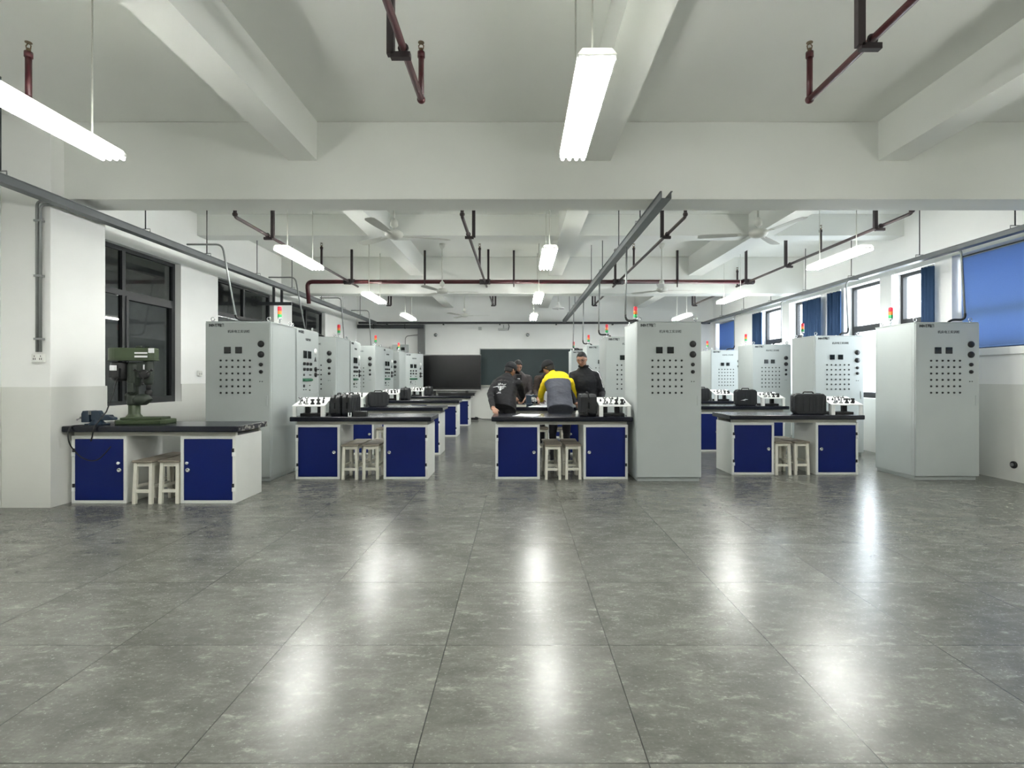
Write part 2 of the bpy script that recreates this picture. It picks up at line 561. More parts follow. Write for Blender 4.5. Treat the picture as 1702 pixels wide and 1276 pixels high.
def window(n, xf, y0, y1, z0, z1, trans, mulls, gm, depth=0.06, fw=0.05):
    """frame standing in the wall opening, panes as children"""
    mb = MB()
    xa, xb = xf - depth / 2, xf + depth / 2
    mb.box(xa, xb, y0, y0 + fw, z0, z1).box(xa, xb, y1 - fw, y1, z0, z1)
    mb.box(xa, xb, y0 + fw, y1 - fw, z0, z0 + fw).box(xa, xb, y0 + fw, y1 - fw, z1 - fw, z1)
    mb.box(xa, xb, y0 + fw, y1 - fw, trans - 0.035, trans + 0.035)
    for m in mulls:
        mb.box(xa, xb, m - 0.03, m + 0.03, z0 + fw, trans - 0.035)
        mb.box(xa, xb, m - 0.03, m + 0.03, trans + 0.035, z1 - fw)
    w = struct('window_%d' % n, mb, 'wframe')
    ys = [y0 + fw] + [m for m in mulls] + [y1 - fw]
    for (a, b) in zip(ys[:-1], ys[1:]):
        for (c, d) in ((z0 + fw, trans - 0.035), (trans + 0.035, z1 - fw)):
            MB().box(xf - 0.004, xf + 0.004, a + (0.03 if a != ys[0] else 0), b - (0.03 if b != ys[-1] else 0), c, d).build('glass_pane', gm, w)
    # inner sash rim of the opening light
    s = MB()
    a, b = (ys[-2] + 0.03, ys[-1])
    c, d = z0 + fw, trans - 0.035
    s.box(xa - 0.012, xb + 0.012, a, a + 0.045, c, d).box(xa - 0.012, xb + 0.012, b - 0.045, b, c, d)
    s.box(xa - 0.012, xb + 0.012, a + 0.045, b - 0.045, c, c + 0.045).box(xa - 0.012, xb + 0.012, a + 0.045, b - 0.045, d - 0.045, d)
    s.build('sash', 'wframe', w)
    return w


for k, o in enumerate(LW):
    window(k + 1, XL - 0.12, o[0], o[1], o[2], o[3], 2.44, [(o[0] + o[1]) / 2], 'glass_l')
for k, o in enumerate(RW):
    window(k + 4, XR + 0.19, o[0], o[1], o[2], o[3], 2.24, [] if 0 < k < 5 else [(o[0] + o[1]) / 2], 'glass_r', 0.07, 0.055)
    p = bpy.data.lights.new('daylight_portal', 'AREA')
    p.shape = 'RECTANGLE'; p.size = o[1] - o[0]; p.size_y = o[3] - o[2]
    p.cycles.is_portal = True
    po = bpy.data.objects.new('daylight_portal', p); COL.objects.link(po)
    po.location = (XR + 0.29, (o[0] + o[1]) / 2, (o[2] + o[3]) / 2)
    po.rotation_euler = (PI / 2, 0, PI / 2)

# daylight outside
w = bpy.data.worlds.new('overcast sky'); SC.world = w
w.use_nodes = True
w.node_tree.nodes['Background'].inputs['Color'].default_value = (0.90, 0.95, 1.0, 1)
w.node_tree.nodes['Background'].inputs['Strength'].default_value = 6.0


# ---------------------------------------------------------------- blinds and curtains
def blind(y0, y1, zb, zt, x, label):
    t = thing('roller_blind', label, 'blind', (x, (y0 + y1) / 2, zb))
    hw = (y1 - y0) / 2
    h = zt - zb
    MB().box(-0.002, 0.002, -hw, hw, 0.02, h).build('blind_cloth', 'blind', t)
    MB().cyl((0.0, -hw, 0.012), (0.0, hw, 0.012), 0.014).build('bottom_bar', 'blind', t)
    MB().cyl((0.03, -hw, h + 0.0), (0.03, hw, h + 0.0), 0.026).build('roller_tube', 'alu', t)
    return t


struct('trim_13', MB().box(XR - 0.03, XR + 0.16, 5.12, 7.74, 1.60, 1.70), 'wall', 0.006)
blind(5.22, 7.62, 1.715, 3.015, XR + 0.12, 'large blue roller blind pulled down over the nearest right window')
blind(15.62, 16.78, 1.0, 2.985, XR + 0.1, 'small blue roller blind over the farthest right window')


def curtain(y0, y1, zb, zt, label):
    t = thing('curtain', label, 'curtain', (6.12, (y0 + y1) / 2, zb), 0, 'blue window curtains')
    n = 48
    hw = (y1 - y0) / 2
    folds = max(3, round((y1 - y0) / 0.11))
    pts = [(0.035 * math.sin(2 * PI * folds * k / n) + 0.008 * math.sin(5.1 * k), -hw + 2 * hw * k / n) for k in range(n + 1)]
    mb = MB()
    vs, fs = [], []
    for z in (0.0, (zt - zb) * 0.5, zt - zb):
        for (a, b) in pts:
            vs.append((a * (1.0 if z == 0 else 0.85), b, z))
    for (a, b) in pts[::-1]:
        pass
    m = n + 1
    for r in range(2):
        fs += [(r * m + k, r * m + k + 1, (r + 1) * m + k + 1, (r + 1) * m + k) for k in range(n)]
    mb._add(vs, fs, 0, True)
    o = mb.build('cloth', 'curtain', t)
    sol = o.modifiers.new('thick', 'SOLIDIFY'); sol.thickness = 0.006
    MB().cyl((0, -hw - 0.02, zt - zb + 0.01), (0, hw + 0.02, zt - zb + 0.01), 0.012).build('curtain_rail', 'alu', t)
    return t


curtain(7.86, 8.06, 0.9, 2.96, 'narrow dark curtain above the nearest right cabinet, at the near window edge')
curtain(10.13, 10.53, 0.9, 2.96, 'slim blue curtain hanging left of the double bright window')
curtain(10.8, 11.46, 0.9, 2.93, 'wide blue curtain beside the slim blue curtain, half covering a window')
curtain(13.42, 13.9, 0.9, 2.96, 'narrow dark blue curtain farthest down the right wall, near the small blind')

# ---------------------------------------------------------------- far wall
t = thing('chalkboard', 'long dark green chalkboard on the far wall behind the people', 'chalkboard', (0.875, YF, 1.05))
MB().box(-2.10, 2.10, -0.03, -0.012, 0.02, 1.17).build('board_panel', 'board', t)
MB().box(-2.125, -2.1, -0.035, -0.012, 0, 1.19).box(2.1, 2.125, -0.035, -0.012, 0, 1.19).box(-2.125, 2.125, -0.035, -0.012, 1.17, 1.195).build('board_frame', 'alu', t)
MB().box(-2.125, 2.125, -0.11, -0.012, -0.012, 0.018).build('chalk_ledge', 'apron', t)

t = thing('display_screen', 'large black flat panel display beside the chalkboard', 'screen', (-2.14, 16.78, 0.0))
MB().box(-0.95, 0.95, -0.03, 0.03, 0.93, 2.02).build('screen_bezel', 'black', t, 0.006)
MB().box(-0.93, 0.93, -0.034, -0.03, 0.985, 2.0).build('screen_panel', 'screen', t)
MB().box(-0.955, 0.955, -0.036, 0.03, 0.90, 0.935).build('trim_strip', 'alu', t)
MB().box(-0.955, 0.955, -0.034, 0.03, 2.018, 2.035).build('trim_strip', 'alu', t)
MB().box(-0.55, -0.47, -0.02, 0.04, 0.05, 0.93).build('post', 'black', t)
MB().box(0.47, 0.55, -0.02, 0.04, 0.05, 0.93).build('post', 'black', t)
MB().box(-0.6, -0.42, -0.3, 0.2, 0.0, 0.05).box(0.42, 0.6, -0.3, 0.2, 0.0, 0.05).box(-0.47, 0.47, -0.01, 0.03, 0.25, 0.32).build('stand_base', 'black', t)

t = thing('cable_duct', 'vertical grey duct on the far wall above the display', 'duct', (-3.1, YF, 1.5))
MB().box(-0.105, 0.105, -0.16, -0.012, 0, 1.5).build('duct_box', 'ductgrey', t, 0.006)

t = thing('distribution_box', 'small grey distribution box with two dark windows on the far wall', 'electrical box', (-3.76, YF, 2.12))
MB().box(-0.24, 0.24, -0.2, -0.001, 0, 0.24).build('box_body', 'cab', t, 0.006)
MB().box(-0.1, -0.02, -0.206, -0.2, 0.05, 0.15).box(0.03, 0.15, -0.206, -0.2, 0.05, 0.15).build('window', 'meter', t)
MB().tube(rounded([(0.14, -0.06, 0.235), (0.14, -0.06, 0.52), (0.55, -0.06, 0.56)], 0.12), 0.012).build('conduit', 'conduit', t)

for x, lab in ((725, 'small white wall lamp on the far wall above the display'), (877, 'small white wall lamp on the far wall above the chalkboard')):
    p = at(x, 557, YF)
    t = thing('wall_lamp', lab, 'lamp', (p.x, YF, p.z), 0, 'small far wall lamps')
    MB().cyl((0, 0, 0), (0, -0.04, 0), 0.045).build('base', 'socket', t)
    MB().lathe([(0.02, -0.04), (0.05, -0.09), (0.055, -0.12), (0.0, -0.13)], (0, 0, 0), 14, 0, 'Y').build('lamp_head', 'chrome', t)
p = at(838, 546, YF)
t = thing('wall_bracket', 'pale folded projector bracket high on the far wall', 'bracket', (p.x, YF, p.z))
MB().box(-0.19, 0.1, -0.1, -0.001, -0.06, 0.0).build('bracket_box', 'alu', t, 0.005)
MB().tube([(0.12, -0.04, -0.06), (0.16, -0.05, 0.06), (0.14, -0.05, 0.14)], 0.014).cyl((-0.02, -0.04, 0.0), (-0.02, -0.04, 0.12), 0.008).build('bracket_arm', 'traydark', t)
p = at(798, 546, YF)
t = thing('junction_box', 'tiny grey junction box high on the far wall', 'junction box', (p.x, YF, p.z))
MB().box(-0.05, 0.05, -0.035, 0.0, -0.05, 0.05).build('box_body', 'alu', t, 0.004)
MB().box(-0.044, 0.044, -0.042, -0.035, -0.044, 0.044).build('box_cover', 'alu', t, 0.002)
# cable heap on the floor by the far wall
mb = MB()
pts = []
for k in range(60):
    a = k * 0.55
    r = 0.09 + 0.03 * math.sin(k * 1.7)
    pts.append((r * math.cos(a) * 1.4, r * math.sin(a), 0.018 + 0.0012 * k + 0.01 * math.sin(k)))
pts += [(0.3, 0.06, 0.03), (0.6, 0.10, 0.012), (1.0, 0.12, 0.012), (1.4, 0.1, 0.012)]
mb.tube(pts, 0.010, 6)
tag(mb.build('cable_coil', 'cable', None, 0, 2, (-1.40, 16.3, 0)), 'heap of black cable on the floor below the display', 'cable')

# ---------------------------------------------------------------- services on the left column and walls
t = thing('conduit_drop', 'pair of grey conduits running down the left column to a socket', 'conduit', (-4.81, 5.34, 1.56))
MB().tube(rounded([(0.0, -0.028, 0), (0.0, -0.028, 1.51), (0.19, -0.028, 1.51)], 0.06), 0.013).build('conduit_pipe', 'conduit', t)
MB().tube(rounded([(0.034, -0.028, 0), (0.034, -0.028, 1.47), (0.19, -0.028, 1.47)], 0.05), 0.013).build('conduit_pipe', 'conduit', t)
for z in (0.12, 0.75, 1.3):
    MB().box(-0.022, 0.056, -0.045, -0.001, z, z + 0.02).build('clip', 'steel', t)


def socket(loc, rotz, label, w=0.12, h=0.085):
    t = thing('wall_socket', label, 'socket', loc, rotz)
    MB().box(-w / 2, w / 2, -0.035, -0.001, -h / 2, h / 2).build('socket_plate', 'socket', t, 0.006)
    mb = MB()
    for a in (-w / 4, w / 4):
        mb.box(a - 0.012, a - 0.006, -0.0365, -0.035, -0.02, 0.0).box(a + 0.006, a + 0.012, -0.0365, -0.035, -0.02, 0.0).box(a - 0.003, a + 0.003, -0.0365, -0.035, 0.01, 0.025)
    mb.build('socket_holes', 'black', t)
    return t


socket((-4.80, 5.34, 1.50), 0, 'white double socket box at the foot of the column conduits', 0.125, 0.085)
socket((XL, 8.64, 1.375), PI / 2, 'white socket on the wall between the first two left windows', 0.1, 0.085)
t = thing('wall_port', 'round black pipe cap low on the right wall', 'pipe cap', (XR - 0.012, 6.68, 0.21), -PI / 2)
MB().lathe([(0.045, -0.002), (0.045, -0.02), (0.036, -0.025), (0.0, -0.025)], (0, 0, 0), 18, 0, 'Y').build('cap_ring', 'black', t)
MB().cyl((0, -0.024, 0), (0, -0.04, 0), 0.02).build('cap_plug', 'steel', t)

# ================================================================ ceiling services
def soffit(x, y):
    """underside of whatever is overhead at (x, y)"""
    z = ZC
    if 5.5 <= y <= 5.875 or 11.65 <= y <= 12.02: z = min(z, 3.148)
    if 8.6 <= y <= 8.9 or 14.7 <= y <= 15.0: z = min(z, 3.60)
    for a, b in ((-2.377, -2.084), (0.65, 0.95), (3.72, 4.02)):
        if a <= x <= b: z = min(z, 3.546)
    return z


def cable_tray(name, label, x, y0, y1, z, rods, w=0.10, h=0.075):
    t = thing(name, label, 'cable tray', (x, 0, z))
    mb = MB()
    mb.box(-w / 2, w / 2, y0, y1, 0, 0.006).box(-w / 2, -w / 2 + 0.006, y0, y1, 0.006, h).box(w / 2 - 0.006, w / 2, y0, y1, 0.006, h)
    mb.box(-w / 2 - 0.012, -w / 2, y0, y1, h - 0.008, h).box(w / 2, w / 2 + 0.012, y0, y1, h - 0.008, h)
    mb.build('tray_channel', 'traym', t)
    for y in rods:
        top = soffit(x, y) - z
        r = MB().cyl((0, y, h + 0.03), (0, y, top), 0.007, 8).build('hanger_rod', 'traydark', t)
        MB().tube([(-w / 2 - 0.006, y, h), (-w / 2 - 0.006, y, h + 0.035), (w / 2 + 0.006, y, h + 0.035), (w / 2 + 0.006, y, h)], 0.006, 6).build('hanger_clip', 'steel', r)
    return t


RODS = [6.5, 7.78, 9.27, 10.7, 12.3, 13.8, 15.3]
cable_tray('cable_tray', 'grey cable tray running along the left windows', -4.56, -1.0, 16.9, 3.01, [1.6, 3.2, 4.68] + RODS)
cable_tray('cable_tray', 'grey cable tray hanging over the middle row of cabinets', 1.45, 5.22, 16.9, 3.06, [6.35, 7.7, 9.2, 10.6, 12.3, 13.7, 15.2])
cable_tray('cable_tray', 'grey cable tray running along the right windows', 5.88, -1.0, 16.9, 3.01, [6.3, 7.8, 9.4, 10.9, 12.4, 13.9, 15.4], 0.10, 0.06)
t = thing('cable_tray', 'black cable trunking across the top of the far wall', 'cable tray', (0, YF, 2.99))
MB().box(-5.1, 6.1, -0.12, -0.03, 0.035, 0.10).build('trunking', 'traydark', t)
for x in (-4.2, -2.4, -0.6, 1.2, 3.0, 4.8):
    MB().box(x - 0.02, x + 0.02, -0.13, -0.001, 0.0, 0.035).build('support_arm', 'traydark', t)
t = thing('wall_pipe', 'thick dark pipe under the trunking at the far left corner', 'pipe', (0, YF, 2.9))
MB().cyl((-5.1, -0.2, 0.03), (-3.0, -0.2, 0.03), 0.062).build('pipe_run', 'traydark', t)
for x in (-4.6, -3.6):
    MB().torus((x, -0.2, 0.03), 0.064, 0.012, 'X').box(x - 0.015, x + 0.015, -0.16, -0.001, 0.02, 0.04).build('pipe_clamp', 'blackm', t)


def feed(label, top, bend, low, end, r=0.013):
    """steel conduit from a tray down to a cabinet, ending in a black hose"""
    t = thing('cabinet_feed_conduit', label, 'conduit', top)
    o = Vector(top)
    pts = [Vector(p) - o for p in ([top, bend, low] if bend else [top, low])]
    MB().tube(rounded(pts, 0.09), r, 8).build('steel_conduit', 'conduit', t)
    a = Vector(low) - o; e = Vector(end) - o
    d = (a - pts[-2]).normalized() * 0.16
    MB().tube(bez(a, a + d, e + Vector((0, 0, 0.06)) + (a - e) * 0.35, e, 12), r * 1.15, 8).build('black_hose', 'cable', t)
    return t


for i, (Y, xl, xe) in enumerate(((7.25, -3.86, -3.35), (9.62, -3.86, -3.5), (12.1, -3.97, -3.6), (14.35, -3.98, -3.65))):
    n = ('nearest', 'second', 'third', 'farthest')[i]
    feed('grey conduit looping from the left tray down to the %s left row cabinet' % n, (-4.52, Y, 3.12), (-4.04, Y, 3.12), (xl, Y, 2.16), (xe, Y, 2.032))
for i, (Y, x, xe) in enumerate(((7.14, 1.45, 1.66), (9.45, 1.44, 1.65), (11.95, 1.46, 1.66), (13.9, 1.44, 1.6))):
    n = ('nearest', 'second', 'third', 'farthest')[i]
    feed('grey conduit dropping from the middle tray to the %s middle row cabinet' % n, (x, Y, 3.055), None, (x - 0.015, Y, 2.15), (xe, Y + 0.05, 2.032))
for i, (Y, xb, xl, xe) in enumerate(((7.09, 5.90, 5.95, 5.72), (9.2, 5.66, 5.70, 5.55), (11.7, 5.78, 5.78, 5.6), (14.1, 5.72, 5.72, 5.5))):
    n = ('nearest', 'second', 'third', 'farthest')[i]
    feed('grey conduit bending from the right tray down to the %s right row cabinet' % n, (5.88, Y, 3.0), (xb, Y, 2.98), (xl, Y, 2.16), (xe, Y, 2.032))

# ---------------------------------------------------------------- sprinkler pipes
ZP = 3.3


def sprinkler_riser(t, x, y, mk='pipe'):
    r = MB().cyl((x, y, ZP), (x, y, ZP + 0.34), 0.02, 10).cyl((x, y, ZP + 0.30), (x, y, ZP + 0.34), 0.026, 10).build('riser', mk, t)
    MB().cyl((x, y, ZP + 0.34), (x, y, ZP + 0.365), 0.014, 10).tube([(x - 0.014, y, ZP + 0.36), (x - 0.018, y, ZP + 0.385), (x, y, ZP + 0.405), (x + 0.018, y, ZP + 0.385), (x + 0.014, y, ZP + 0.36)], 0.004, 6).cyl((x, y, ZP + 0.405), (x, y, ZP + 0.41), 0.022, 10).build('sprinkler_head', 'brass', r)


def hanger(t, x, y, side):
    """angle iron hanging from the slab, its foot under the pipe"""
    xv = x + side * 0.075
    top = soffit(xv, y)
    MB().box(xv - 0.022, xv + 0.022, y - 0.02, y + 0.02, ZP - 0.045, top).box(min(xv, x - side * 0.045), max(xv, x - side * 0.045), y - 0.02, y + 0.02, ZP - 0.065, ZP - 0.03).torus((x, y, ZP), 0.028, 0.006, 'Y', 12, 6).build('hanger_bracket', 'bracket', t)


def branch(label, x, y0, y1, hangers, risers, side, up=False):
    t = thing('sprinkler_branch_pipe', label, 'pipe', (0, 0, 0))
    pts = [(x, y0, ZP), (x, y1, ZP)]
    if up:
        pts = [(x, y0, soffit(x, y0)), (x, y0, ZP), (x, y1, ZP)]
    mb = MB().tube(rounded(pts, 0.05) if up else pts, 0.022, 12)
    mb.ball((x, y1, ZP), 0.03)
    if up: mb.ball((x, y0, ZP + 0.03), 0.032)
    mk = 'pipedark' if up else 'pipe'
    mb.build('pipe_run', mk, t)
    for y in hangers: hanger(t, x, y, side)
    for y in risers: sprinkler_riser(t, x, y, mk)
    return t


branch('maroon sprinkler pipe with riser above the nearest left ceiling lamp', -3.52, -2.0, 3.82, [2.2], [3.82], -1)
branch('maroon sprinkler pipe in the near bay, left of the large centre lamp', -0.70, -2.0, 3.82, [3.226], [3.82], -1)
branch('maroon sprinkler pipe in the near bay, right of the large centre lamp', 2.09, -2.0, 3.82, [3.14], [3.82], -1)
branch('dark sprinkler pipe running above the left row of hanging lamps', -3.52, 6.6, 14.4, [7.45, 10.98, 14.36], [9.5, 12.35, 14.4], 1, True)
branch('dark sprinkler pipe between the left ceiling fans and centre lamps', -0.70, 6.6, 14.4, [7.4, 10.98, 14.36], [9.56, 12.5, 14.4], 1, True)
branch('dark sprinkler pipe beside the middle cable tray', 2.07, 6.6, 14.4, [7.4, 10.98, 14.36], [9.56, 12.4, 14.4], -1, True)
branch('dark sprinkler pipe running above the right row of hanging lamps', 4.77, 6.45, 14.4, [7.0, 9.35, 10.98, 14.36], [8.4, 11.6, 14.4], -1, True)

t = thing('sprinkler_main_pipe', 'thick maroon main pipe crossing the whole ceiling', 'pipe', (0, 11.06, 0))
MB().tube(rounded([(-4.40, 0.1, 2.86), (-4.40, 0, ZP), (4.9, 0, ZP)], 0.12), 0.042, 14).build('pipe_run', 'pipe', t)
for x in (-3.52, -0.70, 2.07, 4.77):
    MB().cyl((x - 0.11, 0, ZP), (x + 0.11, 0, ZP), 0.056, 14).ball((x, 0, ZP), 0.06).build('pipe_coupling', 'bracket', t)
for x in (-1.95, -0.1, 3.3):
    MB().box(x - 0.02, x + 0.02, -0.02, 0.02, ZP + 0.04, soffit(x, 11.06)).torus((x, 0, ZP), 0.05, 0.01, 'X', 14, 6).cyl((x, 0, ZP - 0.05), (x, 0, ZP - 0.11), 0.012, 8).build('pipe_hanger', 'bracket', t)
t = thing('pipe_support', 'dark iron bracket frame where the main pipe meets the left tray', 'bracket', (-4.72, 10.6, 2.78))
MB().box(-0.46, 0.2, -0.03, 0.03, -0.03, 0.03).box(-0.02, 0.02, -0.02, 0.02, 0.03, 0.34).box(-0.18, -0.14, -0.02, 0.02, 0.03, 0.42).build('support_frame', 'traydark', t)


# ---------------------------------------------------------------- lamps
def make_lamp(label, loc):
    t = thing('ceiling_lamp', label, 'ceiling lamp', loc, 0, 'hanging fluorescent lamps')
    MB().prism([(-0.10, 0.016), (-0.075, 0.045), (0.075, 0.045), (0.10, 0.016), (0.10, 0.012), (-0.10, 0.012)], -0.61, 0.61).build('housing', 'reflector', t)
    for x in (-0.075, -0.025, 0.025, 0.075):
        MB().cyl((x, -0.615, -0.014), (x, 0.615, -0.014), 0.013, 8).build('fluorescent_tube', 'tube', t)
    for y in (-0.6, 0.6):
        MB().box(-0.098, 0.098, y - 0.012, y + 0.012, -0.008, 0.012).build('tube_holder', 'lampbody', t, 0.004)
    for y in (-0.42, 0.42):
        MB().cyl((0, y, 0.045), (0, y, soffit(loc[0], loc[1] + y) - loc[2]), 0.006, 8).build('suspension_rod', 'fan', t)
    return t


LY = (3.31, 7.3, 10.9, 14.25)
for x, row in ((-2.95, 'left'), (0.40, 'centre'), (4.37, 'right')):
    for i, y in enumerate(LY):
        if row == 'left': x = (-2.99, -2.99, -2.95, -2.95)[i]
        where = ('largest and nearest lamp of the %s row, overhead', '%s row lamp second from the front', '%s row lamp third from the front', 'farthest lamp of the %s row, near the far wall')[i] % row
        make_lamp('white fluorescent ceiling lamp, ' + where, (x, y, 2.93))
for x, row in ((-2.95, 'left'), (0.39, 'centre'), (4.37, 'right')):  # row out of view, continuing the lamp spacing, added to light the foreground
    make_lamp('unseen white fluorescent ceiling lamp added above the viewer, %s row' % row, (x, -0.45, 2.93))

t = thing('pendant_lamp', 'white conical pendant lamp beside the middle cable tray', 'lamp', at(928, 513, 12.6))
MB().lathe([(0.145, 0.0), (0.14, 0.02), (0.05, 0.07), (0.035, 0.11), (0.03, 0.16), (0.0, 0.16)], n=22).build('lamp_shade', 'lampbody', t)
MB().cyl((0, 0, 0.16), (0, 0, ZC - t.location.z), 0.008, 8).build('suspension_rod', 'fan', t)
MB().ball((0, 0, 0.01), 0.04).build('bulb', 'lampbody', t)


# ---------------------------------------------------------------- ceiling fans
def make_fan(label, loc, ang):
    t = thing('ceiling_fan', label, 'ceiling fan', loc, 0, 'white three bladed ceiling fans')
    top = soffit(loc[0], loc[1]) - loc[2]
    MB().lathe([(0.0, -0.055), (0.05, -0.05), (0.10, -0.03), (0.115, 0.0), (0.11, 0.025), (0.07, 0.05), (0.03, 0.06), (0.0, 0.06)], n=22).build('motor_housing', 'fan', t)
    MB().cyl((0, 0, 0.05), (0, 0, top), 0.012, 10).build('down_rod', 'fan', t)
    MB().lathe([(0.02, 0.09), (0.05, 0.11), (0.045, 0.17), (0.015, 0.2)], n=16).build('canopy', 'fan', t)
    MB().lathe([(0.06, top - 0.005), (0.055, top - 0.05), (0.015, top - 0.11)], n=16).build('ceiling_cap', 'fan', t)
    for k in range(3):
        a = math.radians(ang + 120 * k)
        Rm = Matrix.Rotation(a, 4, 'Z') @ Matrix.Rotation(math.radians(7), 4, 'X')
        prof = [(0.20, 0.042), (0.35, 0.056), (0.55, 0.064), (0.68, 0.06), (0.715, 0.035)]
        mb = MB()
        poly = [(r, w) for r, w in prof] + [(r, -w) for r, w in prof[::-1]]
        vs = [Rm @ Vector((r, w, -0.012 + 0.01 * r)) for r, w in poly] + [Rm @ Vector((r, w, -0.006 + 0.01 * r)) for r, w in poly]
        n = len(poly)
        mb._add(vs, [tuple(range(n))[::-1], tuple(range(n, 2 * n))] + [(i, (i + 1) % n, n + (i + 1) % n, n + i) for i in range(n)])
        b = mb.build('blade', 'fan', t)
        vs = MB()
        vs.box(0.09, 0.24, -0.02, 0.02, -0.018, -0.006, 0, Rm)
        vs.build('blade_iron', 'fan', b)
    return t


p = at(655, 390, 6.6)
make_fan('white ceiling fan nearest on the left, between left and centre lamps', p, 20)
p = at(1260, 388, 6.6)
make_fan('white ceiling fan nearest on the right, beyond the first beam', p, -72)
p = at(735, 484, 10.5)
make_fan('white ceiling fan second in the left line, at the main pipe', p, 8)
p = at(1100, 481, 10.5)
make_fan('white ceiling fan second in the right line, near the middle cable tray', p, 12)
p = at(772, 524, 14.6)
make_fan('smallest white ceiling fan far back, above the chalkboard side', p, -2)

# ================================================================ cabinets
LOGO = text_mesh('SNEN 新恩智能', 0.042, 'logo_lettering', 'ink', 0.0008, 0.0024)
LOGO.transform(Matrix.Scale(0.66, 4, (1, 0, 0)))
TITLE = text_mesh('机床电工实训柜', 0.040, 'title_lettering', 'ink', 0.0008, 0.0004)
TITLE_B = text_mesh('电源控制柜', 0.040, 'title_lettering', 'ink', 0.0008, 0.0004)
CW, CD, CH = 0.81, 0.74, 2.01


def cabinet_shell(t):
    mb = MB().box(-CW / 2, CW / 2, 0.0, CD, 0.05, CH - 0.012).box(-CW / 2 + 0.015, CW / 2 - 0.015, 0.02, CD - 0.01, 0.0, 0.05)
    mb.box(-CW / 2 - 0.004, CW / 2 + 0.004, -0.004, CD + 0.004, CH - 0.012, CH)
    mb.build('cabinet_body', 'cab', t, 0.004)
    for sx in (-1, 1):
        MB().box(sx * CW / 2 - 0.002 * (sx < 0), sx * CW / 2 + 0.002 * (sx > 0), 0.05, CD - 0.05, 0.10, CH - 0.07).build('side_panel', 'cab', t)
    for x in (-CW / 2 + 0.05, CW / 2 - 0.05):
        for y in (0.06, CD - 0.06):
            MB().cyl((x, y, CH), (x, y, CH + 0.012), 0.013, 10).torus((x, y, CH + 0.036), 0.022, 0.006, 'Y' if y < 0.3 else 'X', 14, 6).build('lifting_eye', 'chrome', t)
    d = MB().box(-CW / 2 + 0.003, CW / 2 - 0.003, -0.018, -0.003, 0.055, CH - 0.018).build('door', 'cab', t, 0.004)
    MB().box(-CW / 2 + 0.008, CW / 2 - 0.008, -0.003, 0.0, 0.06, CH - 0.024).build('gasket', 'cabseam', t)
    MB().box(CW / 2 - 0.055, CW / 2 - 0.025, -0.026, -0.018, 0.95, 1.08).box(CW / 2 - 0.05, CW / 2 - 0.03, -0.03, -0.026, 0.96, 1.04).build('handle', 'cab', d, 0.003)
    return d


def tower(t, x, y=0.6, lenses=('green', 'orange', 'red')):
    s = MB().cyl((0, 0, 0), (0, 0, 0.012), 0.03, 14).cyl((0, 0, 0.012), (0, 0, 0.09), 0.01, 10).cyl((0, 0, 0.09), (0, 0, 0.115), 0.027, 14).build('signal_tower', 'chrome', t, 0, 2, (x, y, CH))
    z = 0.115
    for c in lenses:
        MB().lathe([(0.026, z), (0.027, z + 0.006), (0.027, z + 0.042), (0.025, z + 0.046)], n=14).build(c + '_lens', c, s)
        z += 0.046
    MB().lathe([(0.026, z), (0.022, z + 0.012), (0.0, z + 0.018)], n=14).build('cap', lenses[-1], s)
    return s


def make_cabinet(label):
    t = thing('control_cabinet', label, 'electrical cabinet', (0, 0, 0), 0, 'tall grey control cabinets')
    d = cabinet_shell(t)
    x0 = -CW / 2
    f = -0.018
    o = link('logo_label', LOGO, d, (x0 + 0.14, f - 0.0008, 1.958))
    o = link('title_label', TITLE, d, (x0 + 0.42, f - 0.0008, 1.88))
    for x in (0.28, 0.42):
        MB().box(x0 + x - 0.041, x0 + x + 0.041, f - 0.012, f, 1.607, 1.689).build('digital_meter', 'meter', d, 0.003)
    btn = MB().lathe([(0.013, 0.0), (0.013, -0.006), (0.010, -0.012), (0.0, -0.013)], n=10, axis='Y').mesh('push_button', 'black')
    for i in range(6):
        for j in range(6):
            link('push_button', btn, d, (x0 + 0.195 + i * 0.073, f, 1.519 - j * 0.081))
    for z, r in ((1.725, 0.041), (1.595, 0.041), (1.469, 0.024), (1.377, 0.024)):
        MB().lathe([(r, 0.0), (r, -0.012), (r * 0.8, -0.022), (0.0, -0.023)], (x0 + 0.70, f, z), 18, 0, 'Y').build('rotary_knob', 'black', d)
    for x in (0.685, 0.715):
        MB().lathe([(0.006, 0.0), (0.006, -0.006), (0.0, -0.008)], (x0 + x, f, 1.256), 8, 0, 'Y').build('indicator_light', 'traydark', d)
    tower(t, -0.29)
    return t


